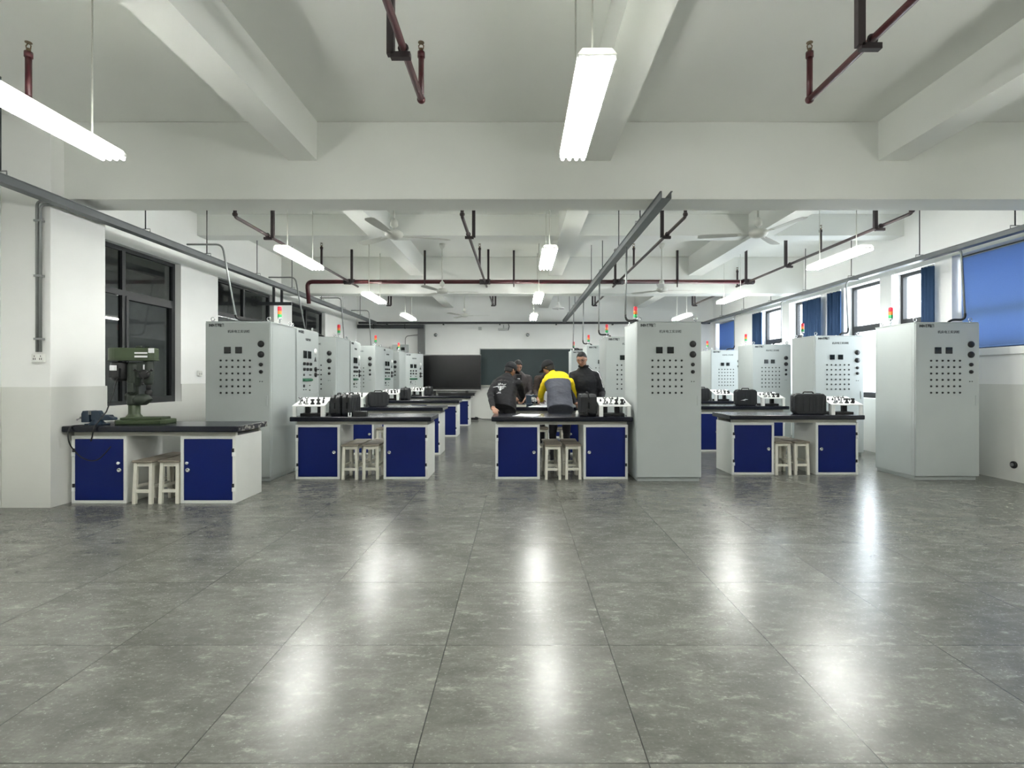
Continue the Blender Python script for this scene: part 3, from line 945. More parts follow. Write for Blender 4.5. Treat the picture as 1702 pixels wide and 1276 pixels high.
def make_power_cabinet(label):
    t = thing('power_cabinet', label, 'electrical cabinet', (0, 0, 0), 0, 'grey power cabinets facing the left benches')
    d = cabinet_shell(t)
    x0 = -CW / 2 + 0.02
    f = -0.018
    link('logo_label', LOGO, d, (x0 + 0.13, f - 0.0008, 1.958))
    link('title_label', TITLE_B, d, (x0 + 0.38, f - 0.0008, 1.86))
    for x in (0.25, 0.41):
        MB().box(x0 + x - 0.055, x0 + x + 0.055, f - 0.014, f, 1.585, 1.695).build('digital_meter', 'meter', d, 0.003)
    for z in (1.505, 1.425):
        for x in (0.215, 0.33, 0.45):
            MB().lathe([(0.024, 0.0), (0.024, -0.01), (0.016, -0.014), (0.0, -0.014)], (x0 + x, f, z), 14, 0, 'Y').box(x0 + x - 0.005, x0 + x + 0.005, f - 0.03, f - 0.012, z - 0.02, z + 0.02).build('selector_switch', 'black', d)
    for x, z, r in ((0.215, 1.345, 0.017), (0.42, 1.345, 0.008), (0.46, 1.345, 0.008), (0.215, 1.185, 0.022), (0.42, 1.19, 0.007), (0.42, 1.12, 0.007), (0.2, 1.13, 0.006), (0.28, 1.13, 0.006)):
        MB().lathe([(r, 0.0), (r, -0.01), (r * 0.7, -0.016), (0.0, -0.016)], (x0 + x, f, z), 12, 0, 'Y').build('push_button', 'black', d)
    mb = MB().box(x0 + 0.18, x0 + 0.50, f - 0.006, f, 1.25, 1.295)
    for k in range(7):
        mb.cyl((x0 + 0.205 + k * 0.045, f - 0.006, 1.272), (x0 + 0.205 + k * 0.045, f - 0.03, 1.272), 0.015, 10)
    mb.build('terminal_strip', 'terminal', d)
    MB().lathe([(0.045, 0.0), (0.045, -0.012), (0.0, -0.014)], (x0 + 0.65, f, 1.70), 16, 0, 'Y').build('emergency_button', 'stand', d)
    MB().prism([(x0 + 0.61, 1.55), (x0 + 0.69, 1.55), (x0 + 0.65, 1.62)], f - 0.004, f).build('warning_triangle', 'black', d)
    for z in (1.43, 1.35):
        MB().lathe([(0.038, 0.0), (0.038, -0.018), (0.02, -0.024), (0.0, -0.024)], (x0 + 0.65, f, z), 16, 0, 'Y').box(x0 + 0.60, x0 + 0.70, f - 0.045, f - 0.02, z - 0.01, z + 0.01).build('rotary_isolator', 'black', d)
    return t


CABS = [
    ('nearest grey control cabinet of the left row, standing behind the drill press bench', -3.52, 6.68, 1),
    ('left row grey control cabinet second from the front, partly behind the nearest one', -3.545, 9.15, 1),
    ('left row grey control cabinet third from the front, in front of the left corner', -3.53, 11.6, 1),
    ('farthest control cabinet of the left row, almost hidden before the far wall', -3.575, 14.15, 1),
    ('large grey control cabinet in the centre, nearest of the middle row, full door visible', 1.886, 6.68, -1),
    ('middle row grey control cabinet second from the front, behind the man in tracksuit', 1.895, 9.1, -1),
    ('middle row grey control cabinet third from the front, just left of its larger neighbour', 1.88, 11.5, -1),
    ('farthest pale cabinet of the middle row, directly behind the head of the man with glasses', 1.765, 13.7, -1),
    ('large grey control cabinet at the far right of the photo, nearest of the right row', 5.437, 6.76, -1),
    ('right row grey control cabinet second from the front, behind the right bench', 5.36, 8.9, -1),
    ('right row grey control cabinet third from the front, left of the bright windows', 5.36, 11.27, -1),
    ('farthest grey control cabinet of the right row, below the small blue blind', 5.29, 13.5, -1),
]
proto = None
for lab, x, y, side in CABS:
    if proto is None:
        proto = make_cabinet(lab); c = proto
    else:
        c = dup(proto, lab)
    c.location = (x, y, 0)
    for ch in c.children:
        if ch.name.startswith('signal_tower'):
            ch.location.x = 0.25 * (1 if side > 0 else -1.15)
PC = [
    ('grey power cabinet with green terminals behind the nearest left cabinet, facing the benches', -3.117, 7.84, PI / 2),
    ('left row power cabinet second from the front, mostly seen edge on', -3.19, 10.36, PI / 2 + 0.07),
    ('left row power cabinet third from the front, turned towards the aisle', -3.16, 12.78, PI / 2 - 0.1),
    ('farthest left row power cabinet, turned to face the viewer beside the display', -3.03, 15.4, 1.07),
]
proto = None
for lab, x, y, rz in PC:
    if proto is None:
        proto = make_power_cabinet(lab); c = proto
    else:
        c = dup(proto, lab)
    c.location = (x, y, 0); c.rotation_euler = (0, 0, rz)


# ================================================================ benches
def make_bench(label, knob=False, group='workbenches with navy doors'):
    t = thing('workbench', label, 'workbench', (0, 0, 0), 0, group)
    MB().box(-0.90, 0.90, -0.08, 0.58, 0.745, 0.805).build('worktop', 'worktop', t, 0.012, 3)
    MB().box(-0.84, 0.84, 0.012, 0.05, 0.70, 0.745).box(-0.84, 0.84, 0.5, 0.54, 0.70, 0.745).build('apron_rail', 'apron', t)
    for s in (-1, 1):
        xa, xb = (-0.85, -0.28) if s < 0 else (0.28, 0.85)
        mb = MB()
        mb.box(xa, xa + 0.02, 0.0, 0.55, 0.0, 0.70).box(xb - 0.02, xb, 0.0, 0.55, 0.0, 0.70)
        mb.box(xa + 0.02, xb - 0.02, 0.53, 0.55, 0.0, 0.70).box(xa + 0.02, xb - 0.02, 0.0, 0.53, 0.68, 0.70).box(xa + 0.02, xb - 0.02, 0.0, 0.53, 0.02, 0.045)
        # face frame round the door
        mb.box(xa, xa + 0.032, -0.012, 0.0, 0.0, 0.70).box(xb - 0.032, xb, -0.012, 0.0, 0.0, 0.70)
        mb.box(xa + 0.032, xb - 0.032, -0.012, 0.0, 0.668, 0.70).box(xa + 0.032, xb - 0.032, -0.012, 0.0, 0.0, 0.03)
        mb.build('pedestal', 'benchw', t, 0.003)
        d = MB().box(xa + 0.034, xb - 0.034, -0.010, 0.012, 0.032, 0.666).build('door', 'door', t, 0.003)
        xi = (xb - 0.075) if s < 0 else (xa + 0.075)
        MB().lathe([(0.024, 0.0), (0.024, -0.006), (0.017, -0.012), (0.012, -0.008), (0.0, -0.008)], (xi, -0.010, 0.345), 18, 0, 'Y').box(xi - 0.002, xi + 0.002, -0.020, -0.017, 0.336, 0.354).build('lock', 'chrome', d)
        if knob:
            MB().lathe([(0.008, 0.0), (0.008, -0.012), (0.016, -0.02), (0.012, -0.028), (0.0, -0.029)], (xi, -0.010, 0.42), 12, 0, 'Y').build('knob', 'stand', d)
        xo = xa + 0.018 if s < 0 else xb - 0.018
        for z in (0.165, 0.53):
            MB().box(xo - 0.014, xo + 0.02 if s < 0 else xo + 0.014, -0.024, -0.010, z - 0.04, z).cyl((xo, -0.024, z - 0.04), (xo, -0.024, z), 0.008, 8).build('hinge', 'stand', d, 0.002)
            MB().box(xo - 0.004, xo + 0.016, -0.02, -0.010, z + 0.002, z + 0.04).build('hinge_pin', 'black', d) if s < 0 else MB().box(xo - 0.016, xo + 0.004, -0.02, -0.010, z + 0.002, z + 0.04).build('hinge_pin', 'black', d)
    return t


t = make_bench('navy door workbench at far left carrying the green drill press', True)
t.location = (-3.785, 5.525, 0)
MB().box(0.899, 0.903, -0.07, 0.57, 0.748, 0.802).build('edge_band', 'worn', t)['label'] = 'worn edge with flaking black paint'
BENCH = [
    ('nearest navy door workbench of the left row, holding two black cases', -2.015, 6.84),
    ('left row workbench second from the front', -2.176, 9.03),
    ('left row workbench third from the front', -2.216, 11.83),
    ('farthest left row workbench, in front of the black display', -2.20, 14.53),
    ('navy door workbench in the centre, nearest of the middle row, beside the large cabinet', 0.5525, 6.84),
    ('workbench the group of men is gathered round, second of the middle row', 0.53, 9.05),
    ('third workbench of the middle row, hidden behind the men', 0.5, 11.6),
    ('nearest navy door workbench of the right row, holding a large black case', 3.715, 7.16),
    ('right row workbench second from the front, just behind the nearest one', 3.86, 9.42),
    ('right row workbench third from the front, right of the large centre cabinet', 3.82, 11.5),
    ('farthest right row workbench, only a sliver seen past the centre cabinet', 3.84, 13.9),
]
proto = None
for lab, x, y in BENCH:
    if proto is None:
        proto = make_bench(lab); b = proto
    else:
        b = dup(proto, lab)
    b.location = (x, y, 0)


# ================================================================ stools
def make_stool(label, group):
    t = thing('stool', label, 'stool', (0, 0, 0), 0, group)
    MB().box(-0.108, 0.108, -0.165, 0.165, 0.425, 0.448).build('seat', 'seat', t, 0.005)
    for sx in (-1, 1):
        for sy in (-1, 1):
            xt, yt, xb, yb = sx * 0.08, sy * 0.13, sx * 0.087, sy * 0.148
            h = 0.017
            MB().hexa([(xb - h, yb - h, 0), (xb + h, yb - h, 0), (xb + h, yb + h, 0), (xb - h, yb + h, 0)], [(xt - h, yt - h, 0.425), (xt + h, yt - h, 0.425), (xt + h, yt + h, 0.425), (xt - h, yt + h, 0.425)]).build('leg', 'stoolw', t)
    for sy in (-1, 1):
        MB().box(-0.07, 0.07, sy * 0.143 - 0.01, sy * 0.143 + 0.01, 0.115, 0.147).build('stretcher', 'stoolw', t)
        MB().box(-0.064, 0.064, sy * 0.132 - 0.009, sy * 0.132 + 0.009, 0.385, 0.425).build('seat_rail', 'stoolw', t)
    for sx in (-1, 1):
        MB().box(sx * 0.084 - 0.01, sx * 0.084 + 0.01, -0.126, 0.126, 0.16, 0.19).build('stretcher', 'stoolw', t)
        MB().box(sx * 0.081 - 0.009, sx * 0.081 + 0.009, -0.115, 0.115, 0.385, 0.425).build('seat_rail', 'stoolw', t)
    return t


ST = []
for bn, bx, by, rows in (('the drill press bench', -3.785, 5.525, 2), ('the nearest left row bench', -2.015, 6.84, 2), ('the nearest middle row bench', 0.5525, 6.84, 2), ('the nearest right row bench', 3.715, 7.16, 2),
                         ('the second left row bench', -2.176, 9.03, 1), ('the second middle row bench', 0.53, 9.05, 1), ('the second right row bench', 3.86, 9.42, 1)):
    for r in range(rows):
        for s in (-1, 1):
            dx = s * 0.126 + {-3.785: 0.035, -2.015: -0.014, 0.5525: 0.018, 3.715: -0.042}.get(bx, 0.0) + r * (-0.01)
            dy = 0.115 + r * 0.345 + (0.02 if s > 0 else 0)
            lab = 'cream wooden stool under %s, %s %s one' % (bn, ('front', 'back')[r], 'left' if s < 0 else 'right')
            ST.append((lab, bx + dx, by + dy, 0.03 * s * (1 - 2 * r), bn))
proto = None
for lab, x, y, rz, bn in ST:
    g = 'stools tucked under the benches'
    if proto is None:
        proto = make_stool(lab, g); s = proto
    else:
        s = dup(proto, lab)
    s.location = (x, y, 0); s.rotation_euler = (0, 0, rz)


# ================================================================ switch stands on the benches
TZ = 0.805


def make_stand(label):
    t = thing('switch_stand', label, 'switch stand', (0, 0, 0), 0, 'white switch stands on the benches')
    w, d, hf, hb = 0.205, 0.38, 0.14, 0.235
    sl = (hb - hf) / d

    def top(y): return hf + sl * y
    MB().hexa([(-w, 0, hf - 0.012), (w, 0, hf - 0.012), (w - 0.012, d, hb - 0.012), (-w + 0.012, d, hb - 0.012)], [(-w, 0, hf), (w, 0, hf), (w - 0.012, d, hb), (-w + 0.012, d, hb)]).build('panel', 'stand', t)
    for x in (-w + 0.004, w - 0.05):
        MB().box(x, x + 0.046, 0.003, 0.012, 0, hf - 0.011).box(x if x < 0 else x + 0.038, x + 0.008 if x < 0 else x + 0.046, 0.012, 0.06, 0, hf - 0.01).build('leg', 'stand', t)
        xb = x + (0.012 if x < 0 else -0.012)
        MB().box(xb, xb + 0.046, d - 0.012, d - 0.003, 0, hb - 0.014).build('leg', 'stand', t)
    MB().box(-0.15, 0.15, 0.12, 0.34, 0.0, 0.035).build('base_tray', 'black', t, 0.006)
    for x in (-0.085, 0.075):
        MB().box(x - 0.028, x + 0.028, 0.2, 0.26, 0.035, top(0.2) - 0.012).build('inner_post', 'black', t)
    # two tall toggles, two squat cam switches along the front, small plungers behind
    for x in (-0.125, -0.045):
        y = 0.07
        z = top(y)
        b = MB().lathe([(0.024, z - 0.003), (0.02, z + 0.014), (0.0, z + 0.016)], (x, y, 0), 12).build('lever_switch', 'steel', t)
        MB().cyl((x, y, z + 0.01), (x + 0.004, y + 0.004, z + 0.07), 0.0085, 8).build('lever', 'steel', b)
        MB().tube([(x - 0.02, y, z + 0.088), (x, y, z + 0.066), (x + 0.024, y, z + 0.088)], 0.009, 8).build('fork', 'steel', b)
    for x in (0.03, 0.105):
        y = 0.07
        z = top(y)
        MB().lathe([(0.027, z - 0.003), (0.025, z + 0.012), (0.014, z + 0.022), (0.014, z + 0.042), (0.026, z + 0.048), (0.024, z + 0.064), (0.0, z + 0.066)], (x, y, 0), 14).build('cam_switch', 'black', t)
    for x, y in ((-0.15, 0.2), (-0.09, 0.2), (-0.01, 0.19), (0.065, 0.2), (0.13, 0.19), (0.03, 0.29), (0.10, 0.3), (0.15, 0.12), (-0.085, 0.1)):
        z = top(y)
        MB().cyl((x, y, z - 0.003), (x, y, z + 0.016), 0.012, 10).cyl((x, y, z + 0.016), (x, y, z + 0.032), 0.007, 8).build('plunger', 'traydark', t)
    return t


STANDS = [
    ('white switch stand on the nearest left bench, left of the two black cases', -2.69, 6.80, 0.03),
    ('white switch stand on the second left row bench, partly hidden by black cases', -2.845, 9.02, 0.0),
    ('white switch stand on the third left row bench', -2.87, 11.82, 0.0),
    ('white switch stand on the farthest left row bench', -2.80, 14.52, 0.0),
    ('white switch stand on the centre bench next to the large cabinet', 1.236, 6.80, 0.05),
    ('white switch stand on the nearest right bench, right of the large case', 4.40, 7.12, -0.07),
    ('white switch stand on the second right row bench', 4.50, 9.38, 0.0),
    ('white switch stand on the third right row bench', 4.44, 11.46, 0.0),
    ('white switch stand on the farthest right bench, seen past the centre cabinet', 4.52, 13.86, 0.0),
]
proto = None
for lab, x, y, rz in STANDS:
    if proto is None:
        proto = make_stand(lab); s = proto
    else:
        s = dup(proto, lab)
    s.location = (x, y, TZ); s.rotation_euler = (0, 0, rz)


# ================================================================ tool cases
def make_case(label, L, T, Hh, loc, rotz):
    """moulded carrying case on its long edge: two ribbed shells, latches and a handle; long axis along local x"""
    t = thing('tool_case', label, 'tool case', loc, rotz, 'black moulded tool cases')
    for s in (-1, 1):
        y0, y1 = (-T / 2, -0.004) if s < 0 else (0.004, T / 2)
        c = 0.035
        poly = [(-L / 2 + c, 0), (L / 2 - c, 0), (L / 2, c), (L / 2, Hh - c), (L / 2 - c, Hh), (-L / 2 + c, Hh), (-L / 2, Hh - c), (-L / 2, c)]
        h = MB().prism(poly, y0, y1).build('shell', 'case', t, 0.010, 2)
        yo = y0 if s < 0 else y1
        rb = MB()
        n = 5
        for k in range(n):
            x = -L / 2 + L * (k + 0.5) / n
            rb.box(x - 0.016, x + 0.016, min(yo, yo + s * 0.007), max(yo, yo + s * 0.007), 0.035, Hh - 0.035)
        rb.build('rib', 'case', h, 0.003)
    MB().box(-L / 2 + 0.02, L / 2 - 0.02, -0.005, 0.005, 0.012, Hh - 0.008).build('seam', 'blackm', t)
    MB().tube(rounded([(-0.07, 0, Hh - 0.01), (-0.06, 0, Hh + 0.022), (0.06, 0, Hh + 0.022), (0.07, 0, Hh - 0.01)], 0.02), 0.009, 8).build('handle', 'blackm', t)
    for x in (-L * 0.32, L * 0.32):
        MB().box(x - 0.022, x + 0.022, -0.026, 0.026, Hh - 0.03, Hh + 0.006).build('latch', 'black', t, 0.003)
    for z in (Hh * 0.25, Hh * 0.72):
        for x in (-L / 2, L / 2):
            MB().box(x - 0.008, x + 0.008, -0.022, 0.022, z - 0.025, z + 0.025).build('end_clasp', 'black', t)
    return t


CASES = [
    ('black tool case on the nearest left bench, against the white stand', 0.36, 0.125, 0.27, (-2.385, 7.07, TZ), PI / 2 + 0.02),
    ('black tool case on the nearest left bench, beside the flat black box', 0.36, 0.125, 0.275, (-2.222, 7.07, TZ), PI / 2 - 0.03),
    ('black ribbed case standing on the second left row bench', 0.34, 0.14, 0.25, (-2.45, 9.27, TZ), 0.5),
    ('black case standing end on upon the third left row bench', 0.34, 0.17, 0.27, (-2.56, 12.05, TZ), PI / 2),
    ('black case standing on the farthest left row bench near the display', 0.34, 0.18, 0.26, (-2.66 + 0.17, 14.75, TZ), PI / 2),
    ('charcoal tool case standing on the centre bench, left of the white stand', 0.36, 0.2, 0.285, (0.905, 7.04, TZ), PI / 2),
    ('large charcoal case standing broadside on the nearest right bench', 0.41, 0.17, 0.28, (3.99, 7.33, TZ), -0.12),
    ('charcoal case with a white mark on the second right row bench', 0.37, 0.15, 0.285, (4.09, 9.6, TZ), 0.0),
    ('charcoal case on the third right row bench', 0.31, 0.15, 0.27, (4.03, 11.7, TZ), 0.0),
]
for c in CASES:
    t = make_case(*c)
    if 'white mark' in c[0]:
        MB().prism([(-0.12, 0.09), (-0.03, 0.12), (0.02, 0.11), (-0.05, 0.1), (-0.03, 0.085), (-0.08, 0.095)], -0.086, -0.082).build('white_mark', 'white', t)

# ---------------------------------------------------------------- small things on the benches
t = thing('battery_box', 'flat black box lying beside the two black cases on the nearest left bench', 'box', (-2.06, 6.93, TZ), 0.06)
MB().box(-0.085, 0.085, -0.06, 0.06, 0, 0.05).build('box_base', 'black', t, 0.006)
MB().box(-0.088, 0.088, -0.063, 0.063, 0.05, 0.062).build('lid', 'black', t, 0.004)
t = thing('terminal_block', 'small white plastic terminal block in front of the flat black box', 'terminal block', (-2.165, 6.82, TZ))
MB().box(-0.02, 0.02, -0.012, 0.012, 0.0, 0.012).box(-0.02, -0.012, -0.012, 0.012, 0.012, 0.05).box(0.012, 0.02, -0.012, 0.012, 0.012, 0.05).build('block_body', 'stand', t)
t = thing('bottle', 'small white bottle on the centre bench', 'bottle', (0.755, 6.86, TZ))
MB().lathe([(0.0, 0), (0.018, 0), (0.019, 0.004), (0.019, 0.05), (0.012, 0.058), (0.012, 0.06)], n=16).build('bottle_body', 'stand', t)
MB().lathe([(0.013, 0.06), (0.013, 0.075), (0.0, 0.076)], n=14).build('cap', 'stand', t)
mb = MB()
mb.tube([(0.05 * math.cos(k * 0.5), 0.05 * math.sin(k * 0.5) * 0.8, 0.012 + 0.0012 * k + 0.006 * math.sin(k)) for k in range(36)], 0.008, 6)
tag(mb.build('cable_bundle', 'cable', None, 0, 2, (0.835, 6.815, TZ)), 'small bundle of dark cable between the bottle and the charcoal case', 'cable')


def papers(label, loc, rotz, n, w=0.21, l=0.297, group='loose paper sheets'):
    mb = MB()
    for k in range(n):
        a = random.uniform(-0.12, 0.12)
        Rm = Matrix.Translation((random.uniform(-.015, .015), random.uniform(-.015, .015), 0.0012 * k)) @ Matrix.Rotation(a, 4, 'Z')
        m = 6
        vs, fs = [], []
        for i in range(m + 1):
            x = -w / 2 + w * i / m
            z = 0.012 * (i / m) ** 3 * (k + 1) / n
            vs += [Rm @ Vector((x, -l / 2, z)), Rm @ Vector((x, l / 2, z)), Rm @ Vector((x, -l / 2, z + 0.0008)), Rm @ Vector((x, l / 2, z + 0.0008))]
        for i in range(m):
            o, p = 4 * i, 4 * i + 4
            fs += [(o, o + 1, p + 1, p), (o + 2, p + 2, p + 3, o + 3), (o, p, p + 2, o + 2), (o + 1, o + 3, p + 3, p + 1)]
        fs += [(0, 2, 3, 1), (4 * m, 4 * m + 1, 4 * m + 3, 4 * m + 2)]
        mb._add(vs, fs)
    o = mb.build('paper_sheets', 'paper', None)
    o.location = loc; o.rotation_euler = (0, 0, rotz)
    return tag(o, label, 'paper', group)


papers('white papers spread on the left half of the centre bench', (0.10, 6.98, TZ + 0.001), 1.25, 3)
papers('white papers on the bench before the man in yellow, beside his left side', (0.34, 9.12, TZ + 0.001), 1.2, 3)
papers('white sheets at the back of the bench before the man in brown', (0.46, 9.46, TZ + 0.001), 1.4, 2)
t = thing('instrument', 'dark small machine standing on the bench in front of the man in taupe', 'machine', (0.175, 9.35, TZ), 0.2)
MB().box(-0.07, 0.07, -0.06, 0.06, 0, 0.05).box(-0.045, 0.045, -0.045, 0.045, 0.05, 0.2).build('machine_body', 'viseblue', t, 0.01)
MB().box(-0.03, 0.14, -0.03, 0.03, 0.16, 0.2).build('machine_arm', 'viseblue', t, 0.008)
MB().cyl((0.11, 0, 0.05), (0.11, 0, 0.16), 0.012, 8).build('spindle', 'steel', t)
t = thing('drawing_case', 'pale open box on the bench among the men', 'box', (0.03, 9.14, TZ), -0.1)
MB().box(-0.1, 0.1, -0.05, 0.05, 0, 0.035).build('box_base', 'apron', t, 0.004)
MB().box(-0.09, 0.09, -0.04, 0.04, 0.035, 0.045).build('contents', 'traydark', t)
t = thing('equipment_case', 'flat black box with a small white label on the farthest left bench', 'box', (-1.72, 14.75, TZ), 0)
MB().box(-0.5, 0.5, -0.1, 0.12, 0, 0.065).build('box_base', 'black', t, 0.008)
MB().box(-0.52, 0.52, -0.11, 0.13, 0.065, 0.08).build('lid', 'blackm', t, 0.004)
MB().box(-0.16, 0.02, 0.0, 0.1, 0.08, 0.0825).build('paper_label', 'paper', t)

# ================================================================ drill press
t = thing('drill_press', 'olive green bench drill press on the far left workbench', 'drill press', (-4.19, 5.80, TZ), 0.1)
mb = MB()
mb.prism([(-0.13, -0.12), (-0.09, -0.16), (0.34, -0.14), (0.385, -0.11), (0.385, 0.10), (0.34, 0.14), (-0.09, 0.16), (-0.13, 0.12)], 0, 0.045, 0, 'Z')
mb.prism([(-0.08, -0.12), (0.33, -0.10), (0.33, 0.09), (-0.08, 0.11)], 0.045, 0.07, 0, 'Z')
base = mb.build('base', 'dpgreen', t, 0.008)
mb = MB()
for y in (-0.06, 0.05):
    mb.box(0.1, 0.34, y - 0.008, y + 0.008, 0.0695, 0.072)
mb.build('slot', 'dpdark', base)
MB().lathe([(0.085, 0.06), (0.075, 0.08), (0.062, 0.095), (0.056, 0.11), (0.056, 0.21), (0.05, 0.215)], n=24).build('column_foot', 'dpgreen', t)
MB().cyl((0, 0, 0.2), (0, 0, 0.62), 0.042, 20).build('column', 'dpdark', t)
mb = MB().lathe([(0.062, 0.2), (0.07, 0.215), (0.07, 0.30), (0.062, 0.31)], n=20)
mb.tube(bez((0.03, -0.01, 0.25), (0.12, -0.03, 0.27), (0.16, -0.05, 0.26), (0.17, -0.05, 0.24), 8), [0.06, 0.062, 0.064, 0.064, 0.062, 0.06, 0.055, 0.05, 0.045], 12)
mb.cyl((-0.09, 0, 0.27), (0.0, 0, 0.27), 0.018, 10)
mb.build('clamp_collar', 'dpdark', t)
# head casting
mb = MB().lathe([(0.055, 0.40), (0.066, 0.42), (0.066, 0.64), (0.05, 0.66)], n=20)
mb.box(-0.03, 0.15, -0.045, 0.045, 0.50, 0.665)
mb.lathe([(0.03, 0.42), (0.046, 0.44), (0.05, 0.50), (0.05, 0.68), (0.04, 0.69)], (0.145, 0, 0), 20)
mb.box(-0.02, 0.04, -0.09, -0.05, 0.34, 0.44)
head = mb.build('head_casting', 'dpdark', t, 0.006)
MB().cyl((0.15, -0.05, 0.53), (0.15, -0.085, 0.53), 0.04, 18).lathe([(0.052, -0.085), (0.052, -0.10), (0.03, -0.105), (0.0, -0.105)], (0.15, 0, 0.53), 18, 0, 'Y').build('feed_hub', 'black', head)
mb = MB()
for k in range(3):
    a = 0.5 + 2 * PI * k / 3
    e = (0.15 + 0.1 * math.cos(a), -0.11, 0.53 + 0.1 * math.sin(a))
    mb.cyl((0.15, -0.095, 0.53), e, 0.006, 8).ball(e, 0.014)
mb.build('feed_handle', 'black', head)
MB().box(0.12, 0.135, -0.056, -0.05, 0.585, 0.64).build('depth_scale', 'paper', head)
MB().cyl((0.145, 0, 0.36), (0.145, 0, 0.44), 0.022, 16).lathe([(0.016, 0.28), (0.034, 0.30), (0.036, 0.345), (0.022, 0.365), (0.0, 0.366)], (0.145, 0, 0), 18).build('chuck', 'black', t)
# motor behind the column
mb = MB().lathe([(0.05, 0.46), (0.08, 0.475), (0.088, 0.49), (0.088, 0.655), (0.075, 0.67)], (-0.14, 0.0, 0), 22)
mb.box(-0.19, -0.09, -0.115, -0.075, 0.5, 0.6)
mb.box(-0.09, -0.05, -0.03, 0.03, 0.5, 0.62)
mot = mb.build('motor', 'black', t, 0.004)
MB().box(-0.18, -0.11, -0.119, -0.115, 0.575, 0.63).build('rating_plate', 'paper', mot)
MB().cyl((-0.06, 0.02, 0.32), (-0.06, 0.02, 0.47), 0.022, 10).cyl((-0.085, 0.0, 0.3), (-0.03, 0.0, 0.3), 0.03, 10).build('tension_rod', 'dpdark', t)
# belt guard
mb = MB()
poly = []
for k in range(13):
    a = PI / 2 + PI * k / 12
    poly.append((-0.135 + 0.115 * math.cos(a), 0.115 * math.sin(a)))
for k in range(13):
    a = -PI / 2 + PI * k / 12
    poly.append((0.15 + 0.09 * math.cos(a), 0.09 * math.sin(a)))
mb.prism(poly, 0.69, 0.82, 0, 'Z')
g = mb.build('belt_guard', 'dpgreen', t, 0.014, 3)
MB().prism([(a * 1.015, b * 1.03) for a, b in poly], 0.683, 0.698, 0, 'Z').build('guard_rim', 'dpgreen', g, 0.003)
MB().box(0.06, 0.19, -0.1035, -0.1015, 0.715, 0.735).box(0.06, 0.19, -0.1035, -0.1015, 0.755, 0.772).build('maker_plate', 'paper', g)
MB().box(0.195, 0.245, -0.097, -0.078, 0.765, 0.815).build('sticker', 'paper', g)
MB().lathe([(0.02, 0.82), (0.035, 0.825), (0.03, 0.845), (0.0, 0.85)], (0.05, 0, 0), 14).lathe([(0.014, 0.82), (0.022, 0.825), (0.02, 0.838), (0.0, 0.84)], (0.13, 0.0, 0), 12).build('guard_knob', 'dpdark', g)
W = lambda x, y, z: Matrix.Rotation(-0.1, 3, 'Z') @ (Vector((x, y, z)) - Vector((-4.19, 5.80, TZ)))
pts = [W(-4.27, 5.66, 1.31), W(-4.28, 5.62, 1.15), W(-4.30, 5.55, 0.95), W(-4.325, 5.47, 0.845), W(-4.33, 5.425, 0.81), W(-4.335, 5.42, 0.76), W(-4.345, 5.418, 0.70), W(-4.36, 5.42, 0.655)]
MB().tube(pts, 0.0065, 8).build('power_cord', 'cable', t)

# ================================================================ bench vise
t = thing('bench_vise', 'dark blue bench vise at the left end of the drill press bench', 'vise', (-4.45, 5.62, TZ), 0.1)
t.scale = (0.85, 0.85, 1.0)
mb = MB().lathe([(0.09, 0.0), (0.09, 0.018), (0.07, 0.03), (0.055, 0.05), (0.055, 0.06)], n=22)
mb.box(-0.12, 0.12, -0.05, 0.05, 0, 0.016)
mb.build('swivel_base', 'viseblue', t, 0.004)
mb = MB().prism([(-0.05, 0.05), (0.21, 0.05), (0.21, 0.075), (0.17, 0.085), (0.16, 0.105), (0.06, 0.105), (0.03, 0.15), (-0.05, 0.15)], -0.045, 0.045)
mb.build('fixed_jaw', 'viseblue', t, 0.008)
MB().prism([(-0.16, 0.03), (-0.07, 0.03), (-0.07, 0.15), (-0.145, 0.15), (-0.16, 0.12)], -0.045, 0.045).box(-0.07, 0.1, -0.02, 0.02, 0.058, 0.09).build('sliding_jaw', 'viseblue', t, 0.006)
MB().box(-0.075, -0.064, -0.05, 0.05, 0.11, 0.153).box(-0.055, -0.044, -0.05, 0.05, 0.11, 0.153).build('jaw_plate', 'steel', t)
MB().cyl((-0.2, 0, 0.075), (-0.16, 0, 0.075), 0.012, 10).cyl((-0.188, -0.07, 0.06), (-0.188, 0.07, 0.09), 0.006, 8).ball((-0.188, -0.07, 0.06), 0.01).ball((-0.188, 0.07, 0.09), 0.01).build('screw_handle', 'steel', t)
# loose cable that hangs over the bench front
o = (-4.6, 5.42, 0.8)
P = lambda x, y, Y: at(x, y, Y) - Vector(o)
pts = [P(185, 707, 5.60) + Vector((0, 0, .0)), P(160, 708, 5.50), P(135, 707, 5.48), P(118, 709, 5.44), P(113, 722, 5.40), P(116, 738, 5.40), P(124, 749, 5.43), P(134, 759, 5.46), P(148, 765, 5.47), P(162, 764, 5.47), P(174, 754, 5.47), P(184, 742, 5.46)]
cp = []
for i in range(len(pts) - 1):
    for k in range(4):
        f = k / 4
        p0, p1, p2, p3 = pts[max(0, i - 1)], pts[i], pts[i + 1], pts[min(len(pts) - 1, i + 2)]
        cp.append(0.5 * ((2 * p1) + (p2 - p0) * f + (2 * p0 - 5 * p1 + 4 * p2 - p3) * f * f + (3 * p1 - p0 - 3 * p2 + p3) * f ** 3))
cp.append(pts[-1])
tag(MB().tube(cp, 0.006, 8).build('loose_cable', 'cable', None, 0, 2, o), 'loose dark cable drooping over the left door of the drill press bench', 'cable')

# ================================================================ people
import numpy as np
from mathutils import noise as NZ

